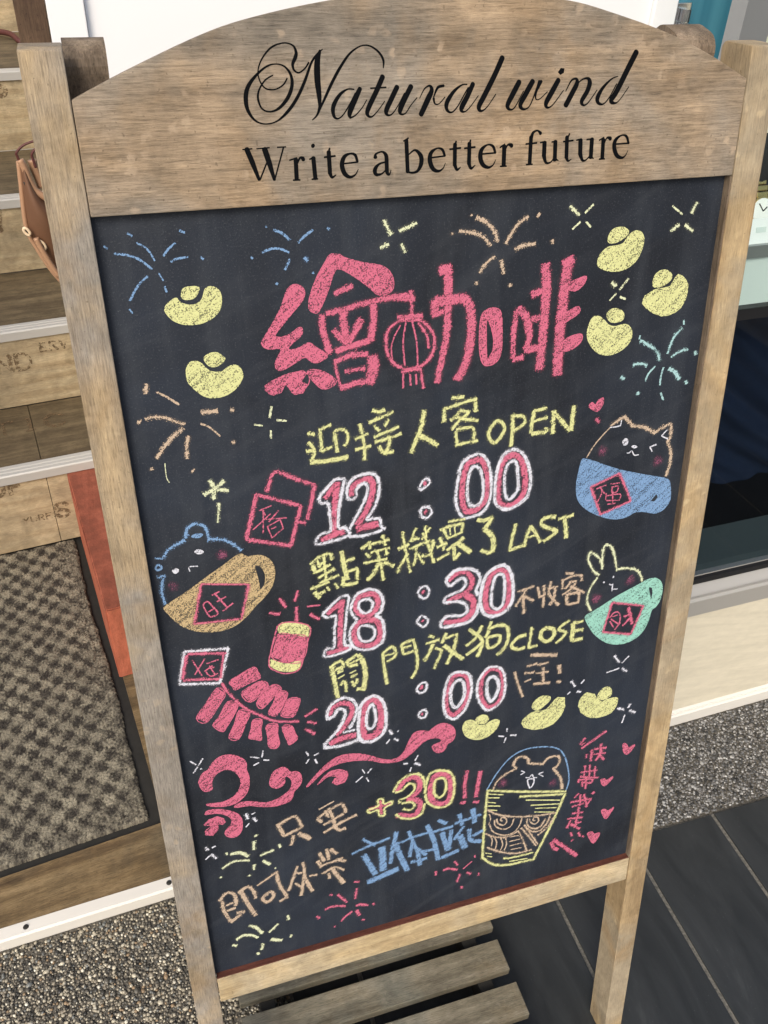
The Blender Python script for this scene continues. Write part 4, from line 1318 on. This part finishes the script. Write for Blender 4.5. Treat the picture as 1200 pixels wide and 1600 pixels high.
14c 955 700 985 665 1020 655 1045 690 1025 745 980 748
16c 955 930 990 895 1035 935 1000 985 950 955
@K chalk_lettering !yellow
24 80 230 110 320
24 60 300 130 270
24 60 390 150 340
22 140 115 260 95
24 80 175 180 140 250 130
22 105 170 130 225
22 245 130 235 190
13 150 160 155 210
13 185 150 190 200
20 130 235 240 190
32 180 300 185 390
24 130 320 200 270 250 230
40 205 270 250 300 300 335
26 190 380 220 340
34 350 100 390 105 460 85
34 455 85 400 170
44 400 170 450 210 465 270 455 330
34 375 320 420 335 460 325
28 625 130 600 230 580 325
28 580 320 690 280
26 735 145 700 230 685 295
28 735 145 770 200 800 260
18 710 225 770 210
28 910 75 830 90 810 130 860 160 920 180 880 220 825 255
24 930 95 1040 65
32 975 90 985 160 985 230
@K chalk_numeral !pink
40 140 540 200 490 270 480 310 530 300 590 240 640
44 140 690 230 645
50 270 640 320 690 310 770 260 820
40 260 820 180 840 110 840
45c 520 460 570 500 580 600 560 720 490 775 420 750 405 650 430 540 470 480
!white
20 150 580 125 540 180 475 260 455 340 470 370 530 340 610 360 640
18 155 580 200 545 245 520 265 560 230 610 130 655 105 700
18 110 700 200 690 260 710 275 760 230 790 130 800 85 850 100 880
22 110 878 200 860 280 840 340 780 360 700
22c 520 430 580 460 605 560 600 680 550 760 470 795 400 780 370 700 380 600 420 490
18c 505 495 540 510 545 620 530 710 490 745 450 710 455 600 475 520
@K chalk_lettering !tan
18 640 620 760 580
18 700 610 660 670 625 725
22 680 650 685 775
24 690 655 755 685
22 785 585 795 650
20 830 575 830 640 820 735
18 790 660 840 640
18 880 545 860 640
16 860 600 930 580
24 910 590 900 660 870 715
24 860 630 900 680 935 715
22 985 485 1040 490
18 960 540 1040 505 1100 500
20 965 530 960 600
20 1100 500 1100 540
18 1030 540 980 600
16 1010 550 1060 545 1020 600 960 640
20 1020 580 1120 625
22 990 650 995 710
22 990 645 1075 625 1075 690
20 995 710 1080 695
@N chalk_lettering !yellow
40 190 250 215 380 240 500
26 195 250 260 215 280 250 240 300
22 215 285 270 255
28 310 220 390 160
30 310 215 330 250 390 240
44 400 165 440 230 455 330 440 430
30 390 430 450 435
18 330 235 400 200
14 235 310 280 290
14 240 350 290 320
14 330 310 380 285
24 260 400 290 370 305 450
18 340 340 390 310
24 350 370 370 410
24 390 350 380 390
28 590 150 600 260 620 390
24 590 150 660 100 690 130 680 180 620 215
18 610 170 690 150
26 735 80 750 160
24 740 80 820 45
20 750 110 810 90
22 750 160 840 130
26 825 40 850 130 860 250 815 345
28 950 15 990 25
24 925 75 1030 45
30 980 80 950 150 910 210
24 1000 110 1045 130 1020 200 990 270
@K chalk_lettering !yellow
26 125 920 95 990
20 110 960 205 925
28 200 925 185 1010 130 1140
34 110 1010 180 1060 245 1105
30 290 890 345 930
28 385 865 330 960 270 1010
30 340 920 385 980 350 1085
28 380 990 320 1040 270 1075
26 450 835 430 890
28 440 880 520 860 565 880 570 960 540 1030 490 1075
26 430 900 410 950
26c 430 950 510 935 500 990 440 1025 420 1000
28 700 930 640 950 595 1010 640 1035 690 1020
22 740 875 730 960 720 1020 780 1005
32c 850 880 895 890 900 930 860 975 810 960 810 910
24 1015 825 950 870 940 895 985 910 960 950 915 990
34 1040 850 1030 970
24 1040 845 1110 830
24 1040 900 1110 890
30 1035 970 1105 955
@O chalk_numeral !pink
42c 150 510 210 530 230 620 210 730 160 810 90 860 45 810 40 700 70 590 100 530
42c 430 460 500 480 525 580 510 680 470 760 390 790 340 720 330 620 350 530 390 480
!white
20c 160 490 230 510 255 600 240 710 190 820 110 890 40 860 15 770 25 660 55 550 100 500
24c 140 560 180 570 195 640 180 720 130 790 90 770 75 690 90 610
18c 430 445 510 465 540 570 530 690 480 770 390 815 325 750 300 650 320 550 380 470
24c 440 530 475 560 485 620 460 690 420 740 390 690 385 610 400 550
@O chalk_lettering !tan
34 760 345 980 345
22 725 440 810 420
18 705 500 785 492
16 705 575 760 550
18 815 430 910 410
18 800 500 910 485
28 865 450 865 580
26 780 590 920 580
34 1003 430 1003 500
22 980 570 1015 572
22 620 490 650 590 690 700
@O chalk_ingot !yellow
P 180 970 195 920 240 900 280 910 310 940 350 945 400 920 450 895 490 905 475 960 430 1010 360 1055 290 1065 220 1045 190 1010
P 290 895 330 860 380 860 400 890 370 925 320 930
@O chalk_ingot !yellow
P 680 925 710 880 770 835 830 835 890 810 940 750 990 705 1050 705 1050 780 1020 860 950 930 860 975 780 980 700 965
P 770 790 800 730 860 695 920 700 920 730 880 770 820 815
@L chalk_ingot !yellow
P 130 1450 150 1380 200 1335 270 1345 290 1380 330 1410 380 1390 430 1375 470 1385 460 1450 410 1510 330 1545 230 1550 150 1510
P 295 1365 340 1300 400 1290 415 1350 370 1385 330 1395
@O chalk_sparkle !white
14 558 970 556 998
14 482 1035 530 1040
16 585 1028 635 1028
14 548 1050 532 1090
@L chalk_sparkle !white
16 440 1020 485 1075
14 565 1020 505 1080
14 375 1162 480 1125
18 505 1125 548 1150
@L chalk_sparkle !white
16 70 1235 100 1280
14 180 1225 155 1255
12 35 1350 60 1328
20 120 1325 150 1330
@L chalk_sparkle !white
16 465 1470 525 1482
16 575 1430 560 1465
22 570 1490 620 1505
14 530 1525 505 1595
@N chalk_numeral !pink
40 170 640 200 580 280 540 340 560 350 620 300 710 230 790
52 180 860 260 820 380 790
60c 520 510 570 560 580 660 560 760 490 810 440 790 435 680 450 570 480 520
34 885 420 900 418
26 890 628 900 626
!white
20 160 670 155 620 190 550 270 505 340 510 385 560 380 640 330 740
20 165 665 210 640 240 590 290 600 290 650 240 750 140 860 150 890
22 150 890 260 875 390 830 400 790
16 280 770 370 750
22c 520 485 590 530 615 640 600 760 530 830 430 840 400 770 405 640 430 540
18c 500 550 525 590 535 680 500 740 465 720 465 630
14c 860 420 890 385 930 385 925 440 890 460 855 445
14c 870 625 900 595 930 605 920 650 880 655
@L chalk_rabbit_in_mug !lime
18 310 320 265 290 230 230 215 180 235 130 280 150 320 190 340 250
18 335 270 335 180 345 100 365 65 410 75 440 150 460 260
20 455 275 540 262 620 275 660 310 680 375
20 295 345 230 440 205 540 235 630
!white
16 430 330 430 345
16 345 382 355 386
12 395 400 425 410
12 425 395 420 440
12 420 445 465 440
10 420 440 418 460
!blush
85 575 360 585 375
85 280 520 285 530
!mint
P 190 675 300 610 450 510 600 430 690 380 740 355 800 350 845 390 850 460 830 540 790 600 760 620 740 690 700 780 640 850 540 905 420 915 330 880 250 810 205 730 | 420 558 690 585 580 832 340 812 | 735 425 765 430 770 480 755 535 740 480
!pink
20 420 558 555 572 690 585
20 690 585 635 708 580 832
20 580 832 460 822 340 812
20 340 812 380 685 420 558
14 400 690 430 650 470 640 490 680 480 740
12 420 680 465 665
14 410 700 470 740
14 400 720 430 770
14 440 790 490 730
18 520 680 590 650
30 560 600 590 740
18 580 680 510 760
@S chalk_lettering !pink
18 930 95 850 150 765 210
14 755 185 790 140
10 765 190 790 170
14 800 250 795 275
18 835 220 825 295
14 850 215 930 205
14 845 250 925 240
18 895 180 890 240 860 290
18 885 250 915 285
12 760 370 870 355
12 790 325 780 400
12 820 320 815 400
12 855 330 850 400
12 755 400 875 405
14 745 415 745 440
12 750 420 835 415 825 445
14 795 405 790 480
12 770 440 770 465
12 765 435 825 440
12 745 510 715 540
14 690 570 830 545
12 755 520 755 590
12 700 600 780 575
14 780 515 800 600
12 825 550 790 600
12 700 645 775 635
14 745 600 735 680
12 670 680 770 670
14 730 680 725 720
14 690 690 665 740
16 690 715 750 745
12 735 705 760 700
14 690 770 700 795
14 740 770 755 795
14 698 820 702 825
14 768 795 778 800
26 575 820 650 870 730 925
24 560 835 575 870 605 885
16 838 500 845 508
@S chalk_heart !pink
P 1045 180 1065 185 1080 205 1120 185 1105 215 1070 250 1045 225
@S chalk_heart !pink
P 895 420 920 415 930 425 975 400 955 430 920 460 900 445
@S chalk_heart !pink
P 900 625 925 620 940 630 980 605 960 640 930 680 910 660
@S chalk_heart !pink
P 805 780 835 770 850 785 885 775 875 805 845 845 820 815
@S chalk_bear_in_cup !blue
11 130 490 190 390 280 280 380 220 500 200 600 210 650 260 675 350 680 430 660 490
!tan
12 175 485 200 430 260 380 330 345
16 330 345 310 320 330 280 370 265 405 280 410 310
16 405 310 510 315
16 510 310 540 275 600 262 620 290 600 330 570 345
18 575 345 620 400 635 480
!white
8 360 360 385 370
8 385 370 355 388
8 510 368 475 380
8 475 380 508 398
9 390 405 415 405 432 385 445 405 465 405
11c 405 420 445 415 440 450 420 475 408 450
!blush
60 225 440 245 445
55 565 440 580 445
!yellow
18 130 492 400 500 660 497
18 135 500 115 700 100 940
18 655 510 570 700 440 955
18 100 940 170 985 260 990 360 970 445 950
10 140 515 240 520
10 140 540 215 540
8 140 570 190 575
10 140 595 220 595
8 140 620 200 625
16 350 532 640 515
10 390 555 620 555
10 425 590 615 580
8 455 610 600 605
9 450 635 580 635
8 120 910 160 915
8 130 930 165 935
12 240 945 300 940 440 905
10 280 965 400 945
!tan
12 135 620 200 650 300 665 450 660 590 640
11 235 695 222 690 230 672 255 675 262 700 240 722 205 710 195 680
11 180 690 190 730 240 750 290 730 310 680
11 150 720 170 765 240 790 310 770 350 720 365 670
9 145 650 155 680 140 720
10 455 690 440 690 445 670 470 670 475 695 450 715 420 700 415 675
11 400 680 400 720 440 745 490 730 520 680
11 380 720 420 760 480 760 530 710 555 650
11 470 790 540 730 575 670
12 120 780 180 800 260 800 340 760
11 340 760 370 820 395 890
11 360 740 420 810 460 860
11 380 720 430 790 470 850
12 130 870 220 900 320 910 430 885
10 150 790 165 820 160 860
10 180 800 195 840 185 880
10 220 800 235 850 220 890
10 255 800 260 850 245 890
9 280 800 340 790
9 280 830 350 815
9 280 860 360 840
9 290 885 360 870
'''
HEAD_DATA = r'''
@T painted_script !black
V 270 325 10 215 360 12 170 430 14 160 500 18 190 575 14 250 598 12 320 570 22 385 490 30 415 400 28 405 320 22 360 260 14 300 240 10 230 255 14 150 320 20 85 410 32 68 500 36 85 590 28 140 665 16 215 690 10 300 670 12 380 600 24 450 500 26 510 370 24 560 230 18 610 160 16 645 128 6
V 378 348 12 350 395 12 290 430 10 220 425 12 175 370 12 160 290 10 190 200 12 260 115 14 350 82 10 420 100 14 445 150 24 440 190 30 420 240 24 430 285 16 465 305 12 510 275 12 540 230 14
V 625 140 20 605 220 46 605 350 50 618 470 40 625 570 22
V 630 540 30 605 620 16 568 660 8
V 610 615 8 660 500 20 720 370 24 780 260 22 850 160 16 930 105 10 1000 105 12 1065 150 16 1100 210 18 1100 270 8
V 880 430 10 830 430 12 770 475 26 725 560 34 730 630 24 760 650 12 800 620 10 850 540 12 890 460 12
V 925 425 34 900 480 40 850 600 40 850 640 20
V 850 645 14 890 625 10 940 570 8 975 510 8
V 1095 335 40 1050 440 40 985 580 38 985 625 24 1015 635 12 1060 590 8 1110 520 8
12 1005 422 1120 415
@U painted_script !black
V 195 365 40 150 460 40 115 540 38 125 575 18 160 565 10 205 500 8 250 410 8
V 300 360 40 260 440 40 220 530 40 225 568 18 260 560 10 300 500 8 345 445 8
V 365 450 6 400 380 10 440 355 16 455 390 34 430 450 44 375 570 40
V 470 440 10 500 370 20 545 355 20
V 470 450 20 480 490 12 510 490 8 555 440 8
V 720 345 10 680 350 12 620 400 26 570 480 36 570 535 24 605 555 12 650 510 10 700 420 10 730 370 12
V 765 342 36 720 440 40 680 520 40 690 550 16 730 530 8 805 430 8
V 985 145 42 930 270 42 850 430 42 810 510 38 825 545 18 870 515 8 935 420 8
@V painted_script !black
V 165 355 44 110 460 46 70 545 38 90 580 18 130 560 10 200 430 8
V 275 350 44 220 450 46 175 540 38 200 578 18 250 550 10 300 430 14 330 350 26
V 345 350 26 305 430 22 300 490 12 330 495 8 395 435 8
V 485 340 42 430 440 46 385 525 40 395 564 18 440 540 10 525 425 8
P 480 275 505 240 535 245 530 280 500 298
V 545 430 8 590 345 14 630 330 20 635 370 40 600 440 44 545 545 44
V 590 455 8 660 350 10 720 325 20 740 360 40 720 430 40 675 510 36 690 545 16 730 520 10 800 420 8
V 970 310 8 920 330 12 850 400 26 805 480 38 810 525 26 850 535 12 900 480 10 960 370 10
V 1120 112 48 1060 230 48 960 430 46 915 505 40 945 528 16 985 500 8 1058 395 8
@T painted_lettering !black
V 75 880 40 120 985 40 168 1108 24
12 175 1110 230 970
V 210 880 44 245 985 42 283 1108 24
12 285 1110 350 870
10 45 882 115 876
10 150 876 245 868
10 305 865 368 862
34 443 955 450 1105
12 398 962 450 945
12 425 1112 475 1110
V 455 985 14 475 945 16 495 948 28 500 960 28
34 575 945 590 1098
12 548 955 580 938
12 565 1105 608 1102
32 570 852 574 855
34 690 900 700 1060
V 700 1055 32 715 1090 20 745 1072 8
14 658 940 738 930
14 697 874 688 905
12 800 988 905 976
V 905 975 20 890 925 22 850 912 14 805 940 30 790 1000 36 810 1062 34 850 1088 22 890 1070 12 912 1030 6
V 1040 940 32 1045 915 16 1090 898 14 1120 925 30 1125 980 32 1128 1050 30 1145 1070 14 1158 1035 5
V 1120 975 12 1070 990 16 1038 1030 32 1045 1068 26 1085 1065 14 1120 1035 10
@U painted_lettering !black
32 265 765 275 1000
12 245 770 280 748
V 285 870 10 330 838 16 373 880 34 376 940 34 350 993 22 310 1008 16 270 1000 12
12 450 895 555 882
V 553 880 20 535 835 20 495 825 12 450 860 30 442 920 36 465 978 32 505 996 20 540 975 10 558 935 5
32 630 795 628 950
V 628 945 30 645 985 20 672 965 6
14 592 832 672 822
14 638 772 632 805
32 738 788 735 940
V 735 935 30 750 975 20 782 950 6
14 702 825 780 815
14 746 764 740 795
12 830 868 933 858
V 932 858 20 915 810 20 875 798 12 830 835 30 820 895 36 840 948 32 880 968 20 915 950 10 935 910 5
34 1000 810 995 950
12 968 818 1003 794
12 970 960 1015 958
V 1005 840 12 1025 800 14 1050 800 28 1055 810 26
@V painted_lettering !black
34 262 805 250 1020
V 262 815 32 280 768 22 315 752 14 340 775 28
14 220 862 308 852
12 222 1030 272 1026
38 372 850 367 955
V 366 950 38 383 1012 22 420 1010 12 450 970 10
36 460 842 455 990
12 338 850 375 840
12 432 845 468 838
V 455 985 28 485 995 6
34 555 805 550 970
V 550 965 30 562 998 18 590 985 6
14 526 842 605 832
14 575 778 563 810
38 665 830 662 940
V 661 935 38 680 992 22 710 990 12 745 950 10
36 758 822 748 970
12 633 830 672 820
12 716 825 768 818
V 748 965 28 772 980 6
34 850 825 842 975
12 818 830 856 808
12 818 984 860 982
V 860 850 12 880 812 14 905 814 28 908 823 26
12 950 862 1055 855
V 1056 855 20 1040 800 20 1000 790 12 950 830 30 940 890 36 960 953 32 1000 973 20 1030 955 10 1050 915 5
'''
def build_strokes(data, mapper, place, mat, parent, outline=True, lift=1.2e-5):
    blocks = []; cur = None; col = None
    for ln in data.strip().splitlines():
        tk = ln.split()
        if not tk: continue
        if tk[0][0] == '@':
            cur = [tk[0][1:], tk[1], Strokes()]; blocks.append(cur); tk = tk[2:]
            if not tk: continue
        if tk[0][0] == '!': col = COL[tk[0][1:]]; continue
        x0, y0, s = REG[cur[0]]; st = cur[2]
        px = s / 1.0
        def tx(vals): return [mapper(x0 + vals[i] / s, y0 + vals[i + 1] / s) for i in range(0, len(vals), 2)]
        def mpx(x, y):                                   # metres on the surface per zoomed pixel, local
            a = np.array(mapper(x0 + x / s, y0 + y / s)); h = np.array(mapper(x0 + (x + 20) / s, y0 + y / s)); v = np.array(mapper(x0 + x / s, y0 + (y + 20) / s))
            return (np.linalg.norm(h - a) + np.linalg.norm(v - a)) / 40
        if tk[0] == 'P':
            loops = [[float(t) for t in part.split()] for part in ' '.join(tk[1:]).split('|')]
            L2 = []
            for lp in loops:
                pts = tx(lp)
                if len(pts) > 14: pts = [tuple(q) for q in spline(pts, closed=True, n=3)]
                L2.append(pts)
            st.poly(L2, col[0], col[1] * 0.84, lift)
            if outline:
                k = mpx(loops[0][0], loops[0][1])
                for l2 in L2: st.ribbon(l2[::2] if len(l2) > 12 else l2, [k * 9] * len(l2[::2] if len(l2) > 12 else l2), col[0], col[1], True, lift, 3)
            continue
        if tk[0] == 'V':
            v = [float(t) for t in tk[1:]]; xy = sum(([v[i], v[i + 1]] for i in range(0, len(v), 3)), [])
            k = mpx(v[0], v[1]); st.ribbon(tx(xy), [q * k for q in v[2::3]], col[0], col[1], False, lift, 7); continue
        wt = tk[0]; closed = wt.endswith('c'); wt = wt.rstrip('c'); v = [float(t) for t in tk[1:]]
        ws = [float(q) for q in wt.split('/')]; k = mpx(v[0], v[1]); n = len(v) // 2
        if col is COL['blush']: st.disc(mapper(x0 + (v[0] + v[2]) / 2 / s, y0 + (v[1] + v[3]) / 2 / s), ws[0] * k * 0.62, col[0], col[1], lift); continue
        if cur[1] in ('chalk_numeral', 'chalk_colon', 'chalk_plus'): ws = [q * (1.12 if col is COL['pink'] else 1.4) for q in ws]
        wl = np.linspace(ws[0], ws[-1], n) * k
        if outline and wl.max() > 0.0025: st.ribbon(tx(v), wl + 0.004, col[0], 0.16, closed, lift, 5 if n > 2 else 3)
        st.ribbon(tx(v), wl, col[0], col[1], closed, lift, 5 if n > 2 else 3)
    for r, nm, st in blocks:
        o = bpy.data.objects.new(nm, st.mesh(nm, mat, place)); put(o, parent)
build_strokes(HEAD_DATA, uv, lambda u, v, w: (u - U0, 0.0006 - 0.00015 - w, LEG - v), M['paint'], header, outline=False, lift=4e-6)
build_strokes(CHALK_DATA, uv_rec, lambda u, v, w: (u - U0, REC - 0.00025 - w, LEG - v), M['chalk'], board)

# ================================================================== SLATTED BENCH under the sign
SZ = 0.062
bench = empty('slatted_platform', (0, 0, 0)); tag(bench, 'low weathered grey slatted wood platform under the sign', 'platform')
pR = on_z(797, 1514, SZ); pRb = on_z(777, 1467, SZ); pL = on_z(376, 1588, SZ); p3 = on_z(806, 1533, SZ)
swid = pRb[1] - pR[1]; pit = pRb[1] - p3[1]
for k in range(-4, 5):
    y1 = pRb[1] + pit * k
    s = boxo('slat', (-(pR[0] - pL[0]) / 2, (pR[0] - pL[0]) / 2, -swid / 2, swid / 2, -0.016, 0), M['slat'], bench, 0.0016)
    s.location = ((pR[0] + pL[0]) / 2 + random.uniform(-0.0015, 0.0015), y1 - swid / 2, SZ + random.uniform(-0.0008, 0.0008)); s.rotation_euler = (0, 0, random.uniform(-0.004, 0.004))
yf, yb = pRb[1] + pit * -4 - swid, pRb[1] + pit * 4
for x in (pL[0] + 0.03, pR[0] - 0.05):
    boxo('bearer', (x, x + 0.022, yf + 0.005, yb - 0.005, 0.001, SZ - 0.0165), M['rubber'], bench, 0.001)

# ================================================================== LEATHER POUCH hanging behind the left post
PY = 0.86
def bagp(px, py, d=0.0): return on_plane(px, py, np.array([0, PY + d, 0]), np.array([0, 1.0, 0]))
bag = empty('leather_pouch', bagp(70, 430, 0.01)); tag(bag, 'tan leather pouch with eyelets hanging behind the left post of the sign', 'pouch')
inv = np.array(bag.location)
def bl_(px, py, d=0.0): return tuple(bagp(px, py, d) - inv)
left = [(29, 252), (33, 290), (36, 320), (40, 350), (46, 368), (56, 385), (68, 404), (82, 424), (96, 440)]
right = [(40, 256), (56, 290), (72, 312), (92, 330), (104, 350), (112, 370), (118, 392), (122, 415), (124, 438)]
lsp, rsp = spline(left, n=4), spline(right, n=4); NU = 9
bm = bmesh.new(); g0, g1 = [], []
for i, (a, c) in enumerate(zip(lsp, rsp)):
    r0, r1 = [], []
    for j in range(NU):
        t = j / (NU - 1); q = a * (1 - t) + c * t; bul = math.sin(math.pi * t) * 0.016 * math.sin(math.pi * min(1, 0.15 + i / len(lsp)))
        r0.append(bm.verts.new(bl_(q[0], q[1], -bul))); r1.append(bm.verts.new(bl_(q[0], q[1], 0.004 + 0.4 * bul)))
    g0.append(r0); g1.append(r1)
for i in range(len(g0) - 1):
    for j in range(NU - 1):
        bm.faces.new((g0[i][j], g0[i][j + 1], g0[i + 1][j + 1], g0[i + 1][j])); bm.faces.new((g1[i][j], g1[i + 1][j], g1[i + 1][j + 1], g1[i][j + 1]))
    for j in (0, NU - 1): bm.faces.new((g0[i][j], g0[i + 1][j], g1[i + 1][j], g1[i][j]))
bm.faces.new([*g0[0], *g1[0][::-1]]); bm.faces.new([*g0[-1], *g1[-1][::-1]]); bmesh.ops.recalc_face_normals(bm, faces=bm.faces)
from_bm('body', bm, M['leather'], bag, True)
bm = bmesh.new(); tube(bm, [bl_(q[0], q[1], -0.002) for q in lsp], 0.0022, 8); from_bm('edge_piping', bm, M['leather_edge'], bag, True)
fl = spline([(31, 250), (38, 262), (46, 282), (54, 296), (62, 303), (70, 308), (84, 318)], n=4)
bm = bmesh.new(); tube(bm, [bl_(q[0], q[1], -0.006) for q in fl], 0.0032, 8); from_bm('flap_edge', bm, M['leather_edge'], bag, True)
sm2 = spline([(38, 284), (48, 304), (60, 324), (73, 342)], n=4)
bm = bmesh.new(); tube(bm, [bl_(q[0], q[1], -0.0135 + 0.006 * (1 - i / len(sm2))) for i, q in enumerate(sm2)], 0.0012, 6); from_bm('seam', bm, M['rubber'], bag, True)
for ex_, ey_, ra in ((42, 362, 0.0030), (65, 383, 0.0038)):
    bm = bmesh.new(); c0 = np.array(bl_(ex_, ey_, -0.010)); ring = [tuple(c0 + np.array([math.cos(a) * ra * 0.7 + math.sin(a) * ra * 0.5, 0, -math.cos(a) * ra * 1.1 + math.sin(a) * ra * 0.4])) for a in np.linspace(0, math.tau, 15)[:-1]]
    tube(bm, ring, 0.0013, 8, True); e = from_bm('eyelet', bm, M['eyelet'], bag, True)
    bm = bmesh.new(); vs = [bm.verts.new(p) for p in ring]; bm.faces.new(vs); from_bm('eyelet_hole', bm, M['rubber'], bag)
lb = spline([(56, 372), (62, 384), (70, 398), (80, 414), (92, 432)], n=4)
bm = bmesh.new(); tube(bm, [bl_(q[0], q[1], -0.012) for q in lb], 0.0026, 8); from_bm('edge_piping', bm, M['leather_edge'], bag, True)
for pts, r in ((((30, 252), (27, 244), (26, 238), (40, 225), (75, 215), (115, 205)), 0.0012), (((56, 262), (52, 250), (50, 240), (62, 228), (95, 215), (118, 206)), 0.0012)):
    bm = bmesh.new(); tube(bm, [bl_(q[0], q[1], -0.004 - 0.0 * q[0]) for q in spline(pts, n=4)], r, 6); from_bm('string', bm, M['cord'], bag, True)
tb = spline([(50, 250), (54, 262), (60, 276), (66, 292)], n=4)
bm = bmesh.new(); tube(bm, [bl_(q[0], q[1], 0.004) for q in tb], 0.0042, 8); from_bm('tab', bm, M['leather_edge'], bag, True)
